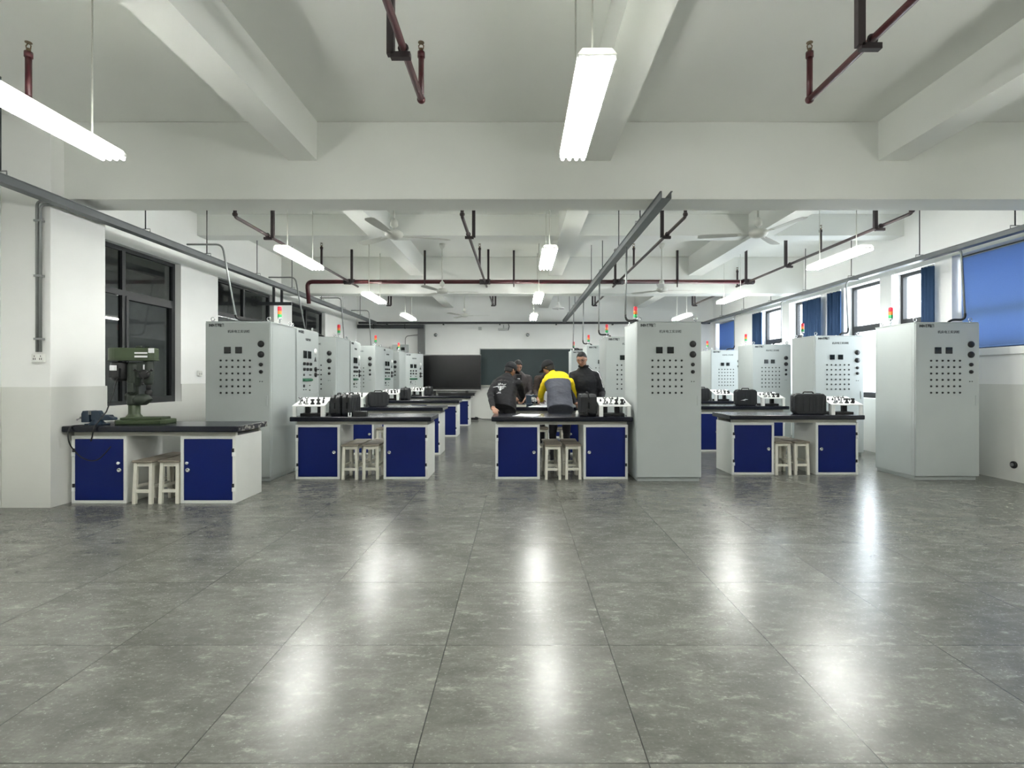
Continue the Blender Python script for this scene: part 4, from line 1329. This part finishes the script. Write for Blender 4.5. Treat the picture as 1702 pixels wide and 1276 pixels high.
def capsule(mb, p0, p1, r0, r1, n=14, m=5):
    p0, p1 = Vector(p0), Vector(p1)
    d = p1 - p0
    L = d.length
    if L < 1e-6: d = Vector((0, 0, 1)); L = 1e-6
    d = d / L
    pts, rs = [], []
    for i in range(m):
        a = PI / 2 * i / m
        pts.append(p0 - d * r0 * math.cos(a)); rs.append(max(r0 * math.sin(a), r0 * 0.08))
    for i in range(m + 1):
        a = PI / 2 * i / m
        pts.append(p1 + d * r1 * math.sin(a)); rs.append(max(r1 * math.cos(a), r1 * 0.08))
    mb.tube(pts, rs, n)


def loft(mb, rings, n=28):
    """rings: (centre, right, forward, half width, half depth)"""
    vs = []
    for c, r, f, a, b in rings:
        for k in range(n):
            t = 2 * PI * k / n
            ct, st = math.cos(t), math.sin(t)
            e = 0.82
            x = math.copysign(abs(ct) ** e, ct) * a; y = math.copysign(abs(st) ** e, st) * b
            vs.append(Vector(c) + r * x + f * y)
    m = len(rings)
    fs = [(i * n + k, i * n + (k + 1) % n, (i + 1) * n + (k + 1) % n, (i + 1) * n + k) for i in range(m - 1) for k in range(n)]
    mb._add(vs, fs + [tuple(range(n))[::-1], tuple(range((m - 1) * n, m * n))], 0, True)


def frame(f, up=(0, 0, 1)):
    f = Vector(f).normalized()
    r = f.cross(Vector(up)).normalized()
    u = r.cross(f)
    return r, f, u


def head_mesh(mb, c, f, s=1.0):
    r, f, u = frame(f)
    c = Vector(c)
    n, m = 36, 26
    base = MB().ball((0, 0, 0), 1, 1, 1, 0, n, m)

    def shape(p):
        x, y, z = p
        X, Y, Z = x * 0.076, y * 0.096, z * 0.118
        if z < 0.1:
            t = min(1.0, (0.1 - z) / 1.1)
            X *= 1 - 0.34 * t ** 1.6
            if y > 0: Y *= 1 - 0.08 * t
            else: Y *= 1 - 0.45 * t ** 1.2
        if y > 0.2:
            for sx in (-1, 1):
                g = math.exp(-(((x - sx * 0.42) / 0.2) ** 2 + ((z - 0.1) / 0.15) ** 2))
                Y -= 0.010 * g
            Y += 0.005 * math.exp(-((z - 0.33) / 0.12) ** 2 - (x / 0.6) ** 2)
            Y += 0.009 * math.exp(-((z + 0.82) / 0.16) ** 2 - (x / 0.35) ** 2)
            Y += 0.004 * math.exp(-((z + 0.48) / 0.1) ** 2 - (x / 0.3) ** 2)
        return c + (r * X + f * Y + u * Z) * s
    mb._add([shape(p) for p in base.v], base.f, 0, True)
    P = lambda x, y, z: c + (r * x + f * y + u * z) * s
    capsule(mb, P(0, 0.086, 0.02), P(0, 0.104, -0.02), 0.009 * s, 0.0135 * s, 10, 3)
    for sx in (-1, 1):
        capsule(mb, P(sx * 0.074, -0.008, 0.018), P(sx * 0.072, -0.004, -0.022), 0.013 * s, 0.009 * s, 8, 3)
    return P


def hand(mb, w, d, nrm, side, curl=0.5, s=1.0):
    """palm and five fingers; d along the hand, nrm out of the back of the hand, side = towards the thumb"""
    w, d = Vector(w), Vector(d).normalized()
    nrm = Vector(nrm); nrm = (nrm - d * nrm.dot(d)).normalized()
    sd = d.cross(nrm).normalized()
    if sd.dot(Vector(side)) < 0: sd = -sd
    for k in range(4):
        o = (1.5 - k) * 0.019
        capsule(mb, w + sd * o * 0.6, w + d * 0.085 + sd * o, 0.016 * s, 0.0125 * s, 10, 3)
    for k, L in enumerate((0.068, 0.076, 0.071, 0.056)):
        o = (1.5 - k) * 0.0205
        a = w + d * 0.088 + sd * o
        d1 = (d * math.cos(curl) - nrm * math.sin(curl) + sd * (1.5 - k) * 0.07).normalized()
        b = a + d1 * L * 0.52
        d2 = (d * math.cos(curl * 2.1) - nrm * math.sin(curl * 2.1)).normalized()
        e = b + d2 * L * 0.5
        capsule(mb, a, b, 0.0095 * s, 0.0088 * s, 8, 3)
        capsule(mb, b, e, 0.0088 * s, 0.0072 * s, 8, 3)
    a = w + d * 0.025 + sd * 0.026
    b = a + (d * 0.6 + sd * 0.75 - nrm * 0.3).normalized() * 0.04
    e = b + (d * 0.9 + sd * 0.25 - nrm * 0.35).normalized() * 0.032
    capsule(mb, a, b, 0.013 * s, 0.0105 * s, 8, 3)
    capsule(mb, b, e, 0.0105 * s, 0.0082 * s, 8, 3)


def nearest(P, segs):
    """index of the body segment each point belongs to"""
    P = np.asarray(P, dtype=np.float32)
    best = np.full(len(P), 1e9, dtype=np.float32); idx = np.zeros(len(P), dtype=int)
    for i, (p0, p1, r0, r1, key) in enumerate(segs):
        a = np.array(p0, dtype=np.float32); d = np.array(p1, dtype=np.float32) - a
        L2 = float(d @ d)
        t = np.zeros(len(P)) if L2 < 1e-9 else np.clip((P - a) @ d / L2, 0, 1)
        q = np.linalg.norm(P - (a + t[:, None] * d), axis=1) / (r0 + (r1 - r0) * t)
        m = q < best
        best[m] = q[m]; idx[m] = i
    return idx


def person(label, root, J, mats, voxel=0.0075):
    """J: joints of the pose in room coordinates. mats: material keys per region; a value may be a function of the point."""
    root = Vector(root)
    t = thing('person', label, 'person', root)
    V = lambda k: Vector(J[k]) - root
    mb = MB(); segs = []

    def cap(a, b, r0, r1, key):
        capsule(mb, a, b, r0, r1); segs.append((Vector(a), Vector(b), r0, r1, key))
    # torso
    rgt = Vector(J['right']).normalized()
    pel, che, nec = V('pelvis'), V('chest'), V('neck')
    up1 = (che - pel).normalized(); up2 = (nec - che).normalized()
    f1 = up1.cross(rgt).normalized(); f2 = up2.cross(rgt).normalized()
    wd = J.get('width', 1.0); dp = J.get('depth', 1.0)
    hem = pel - up1 * J.get('hem', 0.12)
    ctr = pel.lerp(che, 0.5) + (-f1) * J.get('hump', 0.0)
    rings = [(hem - up1 * 0.005, rgt, f1, 0.175 * wd, 0.115 * dp), (hem, rgt, f1, 0.19 * wd, 0.13 * dp), (pel, rgt, f1, 0.19 * wd, 0.135 * dp),
             (ctr, rgt, f1, 0.175 * wd, 0.13 * dp), (che.lerp(ctr, 0.25), rgt, (f1 + f2).normalized(), 0.19 * wd, 0.14 * dp),
             (che + up2 * 0.04, rgt, f2, 0.20 * wd, 0.135 * dp), (nec - up2 * 0.09, rgt, f2, 0.18 * wd, 0.11 * dp), (nec - up2 * 0.05, rgt, f2, 0.145 * wd, 0.095 * dp), (nec - up2 * 0.015, rgt, f2, 0.11 * wd, 0.085), (nec + up2 * 0.03, rgt, f2, 0.065, 0.064), (nec + up2 * 0.04, rgt, f2, 0.05, 0.05)]
    loft(mb, rings)
    for a, b, w in ((hem, ctr, 0.15), (ctr, che, 0.15), (che, nec - up2 * 0.06, 0.15)):
        segs.append((a, b, w * wd, w * wd, 'torso'))
    segs.append((nec - up2 * 0.06, nec + up2 * 0.02, 0.12, 0.075, 'torso'))
    # head and neck
    hc = V('head'); hf = Vector(J['look'])
    hr, hf_, hu = frame(hf)
    cap(nec, hc - hu * 0.06 - hf_ * 0.015, 0.058, 0.054, 'skin')
    P = head_mesh(mb, hc, hf)
    segs.append((hc, hc, 0.115, 0.115, 'skin'))
    # arms
    for s in ('l', 'r'):
        sh, el, wr = V('sh_' + s), V('el_' + s), V('wr_' + s)
        cap(nec.lerp(sh, 0.35) - up2 * 0.045, sh - up2 * 0.012, 0.062, 0.058, 'torso')
        cap(sh - up2 * 0.02, sh.lerp(el, 0.3), 0.060, 0.062, 'sleeve')
        cap(sh.lerp(el, 0.3), el, 0.062, 0.051, 'sleeve')
        cap(el, wr, 0.052, 0.038, 'sleeve')
        d = Vector(J.get('hd_' + s, (wr - el)))
        hand(mb, wr + d.normalized() * 0.012, d, J.get('hn_' + s, (0, 0, 1)), J.get('ht_' + s, (0, 1, 0)), J.get('curl', 0.45))
        dn = d.normalized()
        segs.append((wr + dn * 0.035, wr + dn * 0.17, 0.042, 0.03, 'skin'))
        hp, kn, an = V('hip_' + s), V('kn_' + s), V('an_' + s)
        cap(hp, kn, 0.092, 0.062, 'trousers')
        cap(kn, an, 0.060, 0.044, 'trousers')
        toe = Vector(J.get('toe_' + s, J.get('toe', (0, 1, 0)))).normalized()
        cap(Vector((an.x, an.y, 0.035)) - toe * 0.04, Vector((an.x, an.y, 0.03)) + toe * 0.15, 0.036, 0.031, 'shoe')
        cap(an, Vector((an.x, an.y, 0.05)), 0.042, 0.038, 'trousers')
    cap(V('hip_l'), V('hip_r'), 0.095, 0.095, 'trousers')
    src = link('tmp', mb.mesh('tmp', ['skin']))
    rm = src.modifiers.new('fuse', 'REMESH'); rm.mode = 'VOXEL'; rm.voxel_size = voxel; rm.use_smooth_shade = True
    sm = src.modifiers.new('soft', 'SMOOTH'); sm.factor = 0.4; sm.iterations = 2
    dg = bpy.context.evaluated_depsgraph_get()
    me = bpy.data.meshes.new_from_object(src.evaluated_get(dg))
    bpy.data.objects.remove(src)
    me.name = 'body'
    names = []
    for v in mats.values():
        for k in (v[1] if isinstance(v, tuple) else [v]):
            if k not in names: names.append(k)
    me.materials.clear()
    for k in names: me.materials.append(M[k])
    # soft cloth creases
    n = len(me.vertices)
    co = np.empty(n * 3, dtype=np.float32); me.vertices.foreach_get('co', co); co = co.reshape(-1, 3)
    no = np.empty(n * 3, dtype=np.float32); me.vertices.foreach_get('normal', no); no = no.reshape(-1, 3)
    keys = [s[4] for s in segs]
    vi = nearest(co, segs)
    cloth = np.array([k in ('torso', 'sleeve', 'trousers') for k in keys])[vi]
    dz = np.zeros(n, dtype=np.float32)
    for i in np.nonzero(cloth)[0]:
        x, y, z = (float(v) for v in co[i])
        dz[i] = 0.006 * NZ.noise((x * 9, y * 9, z * 15)) + 0.003 * NZ.noise((x * 27, y * 27, z * 36))
    co = co + no * dz[:, None]
    me.vertices.foreach_set('co', co.ravel())
    me.update()
    m = len(me.polygons)
    ce = np.empty(m * 3, dtype=np.float32); me.polygons.foreach_get('center', ce); ce = ce.reshape(-1, 3)
    pi_ = nearest(ce, segs)
    mi = np.zeros(m, dtype=np.int32)
    for k, key in enumerate(keys):
        sel = pi_ == k
        v = mats[key]
        if isinstance(v, tuple):
            mi[sel] = [names.index(v[0](Vector(c) + root)) for c in ce[sel]]
        else:
            mi[sel] = names.index(v)
    me.polygons.foreach_set('material_index', mi)
    me.polygons.foreach_set('use_smooth', np.ones(m, dtype=bool))
    body = link('body', me, t)
    # eyes, brows, lips
    fe = MB(); br = MB(); lp = MB()
    for sx in (-1, 1):
        capsule(fe, P(sx * 0.024, 0.0835, 0.012), P(sx * 0.040, 0.078, 0.012), 0.006, 0.005, 8, 3)
        capsule(br, P(sx * 0.016, 0.094, 0.032), P(sx * 0.048, 0.082, 0.034), 0.0042, 0.0032, 8, 3)
    capsule(lp, P(-0.018, 0.083, -0.055), P(0.018, 0.083, -0.055), 0.006, 0.006, 8, 3)
    fe.build('eyes', 'black', t); br.build('eyebrows', 'hair', t); lp.build('lips', 'lips', t)
    return t, P, body


def hair(t, P, low=-0.25, front=0.5, th=1.09, name='hair', key='hair'):
    """shell over the skull down to a hairline"""
    n, m = 28, 14
    vs, fs = [], []
    base = MB().ball((0, 0, 0), 1, 1, 1, 0, n, 20)
    idx = {}
    keep = []
    for i, (x, y, z) in enumerate(base.v):
        lim = low + (front - low) * max(0, (y + 0.15) / 1.15) ** 0.6 if y > -0.15 else low
        keep.append(z > lim - 0.12)
    for i, (x, y, z) in enumerate(base.v):
        bump = 1 + 0.03 * NZ.noise((x * 7, y * 7, z * 7)) + 0.02 * NZ.noise((x * 19, y * 19, z * 19))
        vs.append(P(x * 0.076 * th * bump, y * 0.096 * th * bump - 0.002, z * 0.118 * (th - 0.0) * bump + 0.001))
    fs = [f for f in base.f if all(keep[i] for i in f)]
    used = sorted({i for f in fs for i in f})
    mp = {i: k for k, i in enumerate(used)}
    mb = MB()._add([vs[i] for i in used], [tuple(mp[i] for i in f) for f in fs], 0, True)
    o = mb.build(name, key, t)
    s = o.modifiers.new('thick', 'SOLIDIFY'); s.thickness = 0.012; s.offset = -1
    return o


def cap_hat(t, P, key='jk_black'):
    """crown with a seam band and a brim over the brow"""
    n, m = 28, 10
    vs = []
    rows = [(0.03, 1.07), (0.30, 1.10), (0.62, 1.06), (0.86, 0.92), (1.0, 0.66), (1.09, 0.3), (1.1, 0.02)]
    for z, s in rows:
        w = math.sqrt(max(0.0, 1 - min(z, 0.99) ** 2)) if z < 0.9 else None
        for k in range(n):
            a = 2 * PI * k / n
            r = {0: 1.10, 1: 1.12, 2: 1.02, 3: 0.80, 4: 0.52, 5: 0.26, 6: 0.02}[rows.index((z, s))]
            vs.append(P(0.076 * r * math.cos(a), 0.096 * r * math.sin(a), 0.118 * z + 0.012))
    R = len(rows)
    fs = [(i * n + k, i * n + (k + 1) % n, (i + 1) * n + (k + 1) % n, (i + 1) * n + k) for i in range(R - 1) for k in range(n)]
    fs.append(tuple(range((R - 1) * n, R * n)))
    o = MB()._add(vs, fs, 0, True).build('cap', key, t)
    s = o.modifiers.new('thick', 'SOLIDIFY'); s.thickness = 0.006
    mb = MB()
    q0, q1 = [], []
    for k in range(13):
        a = PI * (0.12 + 0.76 * k / 12)
        q0.append((0.08 * math.cos(a), 0.10 * math.sin(a)))
        q1.append((0.085 * math.cos(a), 0.085 + 0.09 * math.sin(a) ** 0.8))
    vs = []
    for a, b in q0: vs.append(P(a, b, 0.022))
    for a, b in q1: vs.append(P(a, b, 0.004 - 0.4 * a * a))
    for a, b in q0: vs.append(P(a, b, 0.028))
    for a, b in q1: vs.append(P(a, b, 0.010 - 0.4 * a * a))
    fs = []
    for k in range(12):
        fs += [(k, k + 1, 14 + k, 13 + k), (26 + k, 39 + k, 40 + k, 27 + k), (13 + k, 14 + k, 40 + k, 39 + k), (k, 26 + k, 27 + k, k + 1)]
    fs += [(0, 13, 39, 26), (12, 38, 51, 25)]
    mb._add(vs, fs).build('brim', key, o)
    return o


def wrap(o, body, off=0.004):
    m = o.modifiers.new('on cloth', 'SHRINKWRAP')
    m.target = body; m.wrap_method = 'NEAREST_SURFACEPOINT'; m.wrap_mode = 'ABOVE_SURFACE'; m.offset = off


# --- man in the black jacket, back to the viewer, leaning on the bench
root = (-0.2, 8.15, 0)
fw = Vector((0.55, 0.83, 0)).normalized()
rg = Vector((fw.y, -fw.x, 0))
J = dict(right=rg, pelvis=(-0.21, 8.02, 0.92), chest=(-0.20, 8.22, 1.18), neck=(-0.165, 8.34, 1.315), head=(-0.13, 8.42, 1.425), look=(0.72, 0.62, -0.38), depth=1.02,
         sh_l=(-0.355, 8.40, 1.235), el_l=(-0.43, 8.02, 1.06), wr_l=(-0.365, 7.56, 0.875), hd_l=(0.3, -0.9, -0.22), hn_l=(0, 0, 1), ht_l=(1, 0, 0),
         sh_r=(0.0, 8.16, 1.235), el_r=(0.06, 8.42, 1.02), wr_r=(0.04, 8.70, 0.945), hd_r=(-0.1, 1, -0.1), ht_r=(-1, 0, 0),
         hip_l=(-0.275, 8.06, 0.88), hip_r=(-0.13, 7.97, 0.88), kn_l=(-0.25, 8.10, 0.48), kn_r=(-0.09, 8.02, 0.48), an_l=(-0.24, 8.05, 0.09), an_r=(-0.08, 7.97, 0.09), toe=fw, hem=0.1)
t, P, body = person('man in black jacket and cap with white emblem on his back, leaning on the bench', root, J, dict(torso='jk_black', sleeve='jk_black', skin='skin', trousers='trousers', shoe='shoe'))
hair(t, P, -0.35, 0.35, 1.06)
cap_hat(t, P, 'jk_navy')
bc = Vector((-0.20, 8.15, 1.15)) - Vector(root) - fw * 0.16
Rb = Matrix((rg, fw, Vector((0, 0, 1)))).transposed()
em = MB()
def bb(x0, x1, z0, z1, c=bc):
    n = max(1, int(abs(x1 - x0) / 0.02))
    for k in range(n):
        a, b = x0 + (x1 - x0) * k / n, x0 + (x1 - x0) * (k + 1) / n
        vs = [c + Rb @ Vector((x, 0, z)) for x, z in ((a, z0), (b, z0), (b, z1), (a, z1))]
        em._add(vs, [(0, 1, 2, 3)])
for k in range(4):
    w = 0.10 - 0.024 * k
    bb(-w, -0.012, 0.045 - 0.022 * k, 0.056 - 0.022 * k); bb(0.012, w, 0.045 - 0.022 * k, 0.056 - 0.022 * k)
bb(-0.012, 0.012, -0.035, 0.05); bb(-0.028, 0.028, -0.075, -0.062); bb(-0.04, 0.04, -0.10, -0.092)
e = em.build('emblem', 'white', t); wrap(e, body)
tm = text_mesh('ABOUT', 0.055, 'back_lettering', 'white', 0.0, 0.001)
tm.transform(Matrix.Translation(bc + Vector((0, 0, 0.095))) @ Rb.to_4x4())
e = link('back_lettering', tm, t); wrap(e, body)
em = MB(); bb(-0.13, 0.13, 0.0, 0.016, bc + Vector((0, 0, 0.17)) + fw * 0.03); e = em.build('back_seam', 'jk_taupe', t); wrap(e, body, 0.003)

# --- man in the taupe jacket, facing the viewer from behind the bench
root = (0.0, 10.1, 0)
rg = Vector((-1, -0.15, 0)).normalized()
J = dict(right=rg, pelvis=(0.02, 10.12, 0.93), chest=(0.01, 9.98, 1.2), neck=(0.0, 9.9, 1.385), head=(-0.015, 9.82, 1.51), look=(0.22, -0.85, -0.42),
         sh_r=(-0.19, 9.93, 1.31), el_r=(-0.24, 9.84, 1.05), wr_r=(-0.05, 9.66, 0.92), hd_r=(0.5, -0.6, -0.3), ht_r=(1, 0, 0),
         sh_l=(0.19, 9.96, 1.31), el_l=(0.235, 9.86, 1.04), wr_l=(0.13, 9.62, 0.95), hd_l=(-0.4, -0.6, -0.3), ht_l=(-1, 0, 0),
         hip_l=(0.11, 10.12, 0.9), hip_r=(-0.08, 10.14, 0.9), kn_l=(0.11, 10.1, 0.48), kn_r=(-0.09, 10.12, 0.48), an_l=(0.11, 10.16, 0.09), an_r=(-0.09, 10.18, 0.09), toe=(0, -1, 0))
t, P, body = person('man in grey brown jacket facing the viewer, behind the man in the black jacket', root, J, dict(torso='jk_taupe', sleeve='jk_taupe', skin='skin', trousers='trousers', shoe='shoe'))
hair(t, P, -0.1, 0.70, 1.1)
fr = MB()
c0 = Vector(J['chest']) - Vector(root)
for k in range(10):
    for j in range(4):
        x0, x1 = -0.05 + 0.025 * j, -0.025 + 0.025 * j
        z0, z1 = -0.2 + 0.036 * k, -0.164 + 0.036 * k
        fr._add([c0 + Vector((x, -0.17, z)) for x, z in ((x0, z0), (x1, z0), (x1, z1), (x0, z1))], [(0, 1, 2, 3)])
e = fr.build('shirt_front', 'jk_black', t); wrap(e, body, 0.004)
fr = MB()
for k in range(3):
    fr._add([c0 + Vector((x, -0.18, z)) for x, z in ((-0.03, 0.07 - 0.035 * k), (0.02, 0.07 - 0.035 * k), (0.02, 0.092 - 0.035 * k), (-0.03, 0.092 - 0.035 * k))], [(0, 1, 2, 3)])
e = fr.build('shirt_print', 'white', t); wrap(e, body, 0.008)

# --- man in the yellow hooded jacket, bent over the bench with his back to the viewer
root = (0.62, 8.1, 0)
rg = Vector((1, -0.05, 0)).normalized()
def ycol(c):
    # yellow yoke across the shoulders
    return 'jk_yellow' if c.z + 0.28 * (c.y - 8.3) > 1.235 - 0.55 * max(0.0, abs(c.x - 0.61) - 0.15) else 'jk_grey'
J = dict(right=rg, pelvis=(0.62, 7.97, 0.92), chest=(0.61, 8.20, 1.20), neck=(0.56, 8.38, 1.34), head=(0.475, 8.46, 1.455), look=(-0.74, 0.5, -0.45), width=1.03, depth=1.15, hem=0.13, hump=0.05,
         sh_l=(0.415, 8.36, 1.25), el_l=(0.355, 8.50, 1.02), wr_l=(0.38, 8.80, 0.94), hd_l=(0.1, 0.95, -0.2), ht_l=(1, 0, 0),
         sh_r=(0.80, 8.32, 1.25), el_r=(0.885, 8.44, 1.0), wr_r=(0.80, 8.74, 0.93), hd_r=(-0.2, 0.95, -0.2), ht_r=(-1, 0, 0),
         hip_l=(0.53, 8.0, 0.87), hip_r=(0.71, 7.99, 0.87), kn_l=(0.52, 8.12, 0.48), kn_r=(0.73, 8.12, 0.48), an_l=(0.52, 8.05, 0.09), an_r=(0.74, 8.05, 0.09), toe=(0, 1, 0))
t, P, body = person('man in yellow and grey hooded jacket bent over the bench, seen from behind', root, J, dict(torso=(ycol, ['jk_yellow', 'jk_grey']), sleeve='jk_yellow', skin='skin', trousers='trousers', shoe='shoe'))
hair(t, P, -0.5, 0.3, 1.07)
cap_hat(t, P, 'jk_black')
# hood lying on the shoulders
hb = MB()
c0 = Vector(J['neck']) - Vector(root)
pts, rr = [], []
for k in range(19):
    a = PI * (-0.15 + 1.3 * k / 18)
    pts.append(c0 + Vector((0.03 + 0.145 * math.cos(a), 0.01 - 0.115 * math.sin(a), -0.015 - 0.035 * math.sin(a) + 0.012 * math.sin(3 * a))))
    rr.append(0.03 + 0.032 * max(0, math.sin(a)))
hb.tube(pts, rr, 14)
hb.ball(c0 + Vector((0.055, -0.185, -0.03)), 0.165, 0.10, 0.095, 0, 20, 12)
hb.ball(c0 + Vector((0.05, -0.22, -0.10)), 0.11, 0.07, 0.07, 0, 20, 12)
o = hb.build('hood', 'jk_yellow', t)
rm = o.modifiers.new('fuse', 'REMESH'); rm.mode = 'VOXEL'; rm.voxel_size = 0.008; rm.use_smooth_shade = True
sm = o.modifiers.new('soft', 'SMOOTH'); sm.iterations = 4

# --- tall man in the dark tracksuit with glasses
root = (1.07, 8.45, 0)
rg = Vector((-0.93, 0.36, 0)).normalized()
J = dict(right=rg, pelvis=(1.10, 8.46, 0.96), chest=(1.07, 8.42, 1.24), neck=(1.03, 8.37, 1.455), head=(0.985, 8.29, 1.588), look=(-0.34, -0.84, -0.36), width=1.04, depth=1.05, hem=0.16,
         sh_r=(0.85, 8.44, 1.36), el_r=(0.80, 8.36, 1.10), wr_r=(0.88, 8.22, 0.92), hd_r=(0.3, -0.35, -0.6), ht_r=(0, -1, 0), hn_r=(-1, 0, 0),
         sh_l=(1.215, 8.32, 1.36), el_l=(1.315, 8.36, 1.08), wr_l=(1.27, 8.18, 0.88), hd_l=(-0.15, -0.3, -0.8), ht_l=(0, -1, 0), hn_l=(1, 0, 0),
         hip_l=(1.18, 8.43, 0.92), hip_r=(1.01, 8.49, 0.92), kn_l=(1.19, 8.38, 0.5), kn_r=(1.0, 8.44, 0.5), an_l=(1.2, 8.44, 0.09), an_r=(1.0, 8.5, 0.09), toe=(-0.36, -0.93, 0))
t, P, body = person('tall man with glasses in dark tracksuit with white shoulder stripes, beside the large centre cabinet', root, J, dict(torso='jk_navy', sleeve='jk_navy', skin='skin', trousers='jk_navy', shoe='shoe'))
hair(t, P, -0.05, 0.72, 1.08)
gl = MB()
for sx in (-1, 1):
    gl.tube([P(sx * 0.033 + 0.021 * math.cos(a), 0.100 - 0.15 * (sx * 0.033 + 0.021 * math.cos(a)) ** 2 * 10, 0.010 + 0.015 * math.sin(a)) for a in [2 * PI * k / 14 for k in range(15)]], 0.0022, 6)
    gl.tube([P(sx * 0.054, 0.093, 0.014), P(sx * 0.08, 0.03, 0.016), P(sx * 0.082, -0.015, 0.014)], 0.002, 6)
gl.tube([P(-0.012, 0.1, 0.014), P(0, 0.105, 0.016), P(0.012, 0.1, 0.014)], 0.002, 6)
gl.build('glasses', 'black', t)
R0 = Vector(root)
for s in ('l', 'r'):
    a = Vector(J['neck']) - R0; b = Vector(J['sh_' + s]) - R0; c = Vector(J['el_' + s]) - R0
    out = (b - a); out.z = 0; out.normalize()
    fd = Vector((-0.36, -0.93, 0)) * 0.05
    mb = MB()
    pts = [p + fd for p in [a.lerp(b, 0.35) + Vector((0, 0, 0.10)), b + Vector((0, 0, 0.085)), b + out * 0.065 + Vector((0, 0, 0.03)), b.lerp(c, 0.35) + out * 0.08, b.lerp(c, 0.75) + out * 0.075]]
    # a flat ribbon that lies on the sleeve
    q = [pts[0]]
    for i in range(len(pts) - 1):
        for k in range(1, 7): q.append(pts[i].lerp(pts[i + 1], k / 6))
    side = Vector((out.y, -out.x, 0)) * 0.013
    vs = [v for p in q for v in (p - side, p + side)]
    mb._add(vs, [(2 * i, 2 * i + 1, 2 * i + 3, 2 * i + 2) for i in range(len(q) - 1)], 0, True)
    e = mb.build('white_stripe', 'white', t); wrap(e, body, 0.005)
cl = MB()
c0 = Vector(J['neck']) - R0
cl.torus(c0 + Vector((-0.01, -0.012, 0.03)), 0.066, 0.02, 'Z', 20, 8)
cl.build('collar', 'jk_navy', t)

# --- man in brown, mostly hidden behind the yellow jacket
root = (0.5, 10.05, 0)
rg = Vector((-1, -0.1, 0)).normalized()
J = dict(right=rg, pelvis=(0.54, 10.1, 0.93), chest=(0.54, 9.98, 1.2), neck=(0.545, 9.88, 1.36), head=(0.545, 9.76, 1.46), look=(-0.2, -0.8, -0.6),
         sh_r=(0.35, 9.9, 1.30), el_r=(0.30, 9.78, 1.05), wr_r=(0.345, 9.55, 0.945), hd_r=(0.2, -0.7, -0.45), ht_r=(1, 0, 0),
         sh_l=(0.73, 9.92, 1.30), el_l=(0.76, 9.8, 1.04), wr_l=(0.62, 9.6, 0.94), hd_l=(-0.5, -0.6, -0.3), ht_l=(-1, 0, 0),
         hip_l=(0.63, 10.1, 0.9), hip_r=(0.45, 10.12, 0.9), kn_l=(0.63, 10.08, 0.48), kn_r=(0.45, 10.1, 0.48), an_l=(0.63, 10.14, 0.09), an_r=(0.45, 10.16, 0.09), toe=(0, -1, 0))
t, P, body = person('man in dark brown jacket mostly hidden behind the man in yellow, one sleeve showing', root, J, dict(torso='jk_brown', sleeve='jk_brown', skin='skin', trousers='trousers', shoe='shoe'), 0.009)
hair(t, P, -0.2, 0.5, 1.08)
# the sheet he holds up
mb = MB()
vs = []
for i in range(7):
    for j in range(2):
        vs.append((-0.065 + 0.13 * j, 0.012 * math.sin(i * 0.7), 0.26 * i / 6))
mb._add(vs, [(2 * i, 2 * i + 1, 2 * i + 3, 2 * i + 2) for i in range(6)], 0, True)
o = mb.build('paper_sheet', 'paper', None)
sd = o.modifiers.new('thick', 'SOLIDIFY'); sd.thickness = 0.001
o.location = (0.435, 9.40, 0.825); o.rotation_euler = (0.28, 0.08, 0.1)
tag(o, 'white sheet held upright beside the man in yellow', 'paper')

# ---------------------------------------------------------------- render look
SC.view_settings.view_transform = 'Standard'
SC.view_settings.look = 'None'
SC.view_settings.gamma = 1.0
SC.view_settings.exposure = 1.28
SC.view_settings.use_curve_mapping = False
SC.cycles.max_bounces = 8
SC.cycles.diffuse_bounces = 5
SC.cycles.glossy_bounces = 4
SC.cycles.transparent_max_bounces = 12
SC.cycles.caustics_reflective = False
SC.cycles.caustics_refractive = False
SC.cycles.sample_clamp_indirect = 6.0
SC.cycles.use_denoising = True
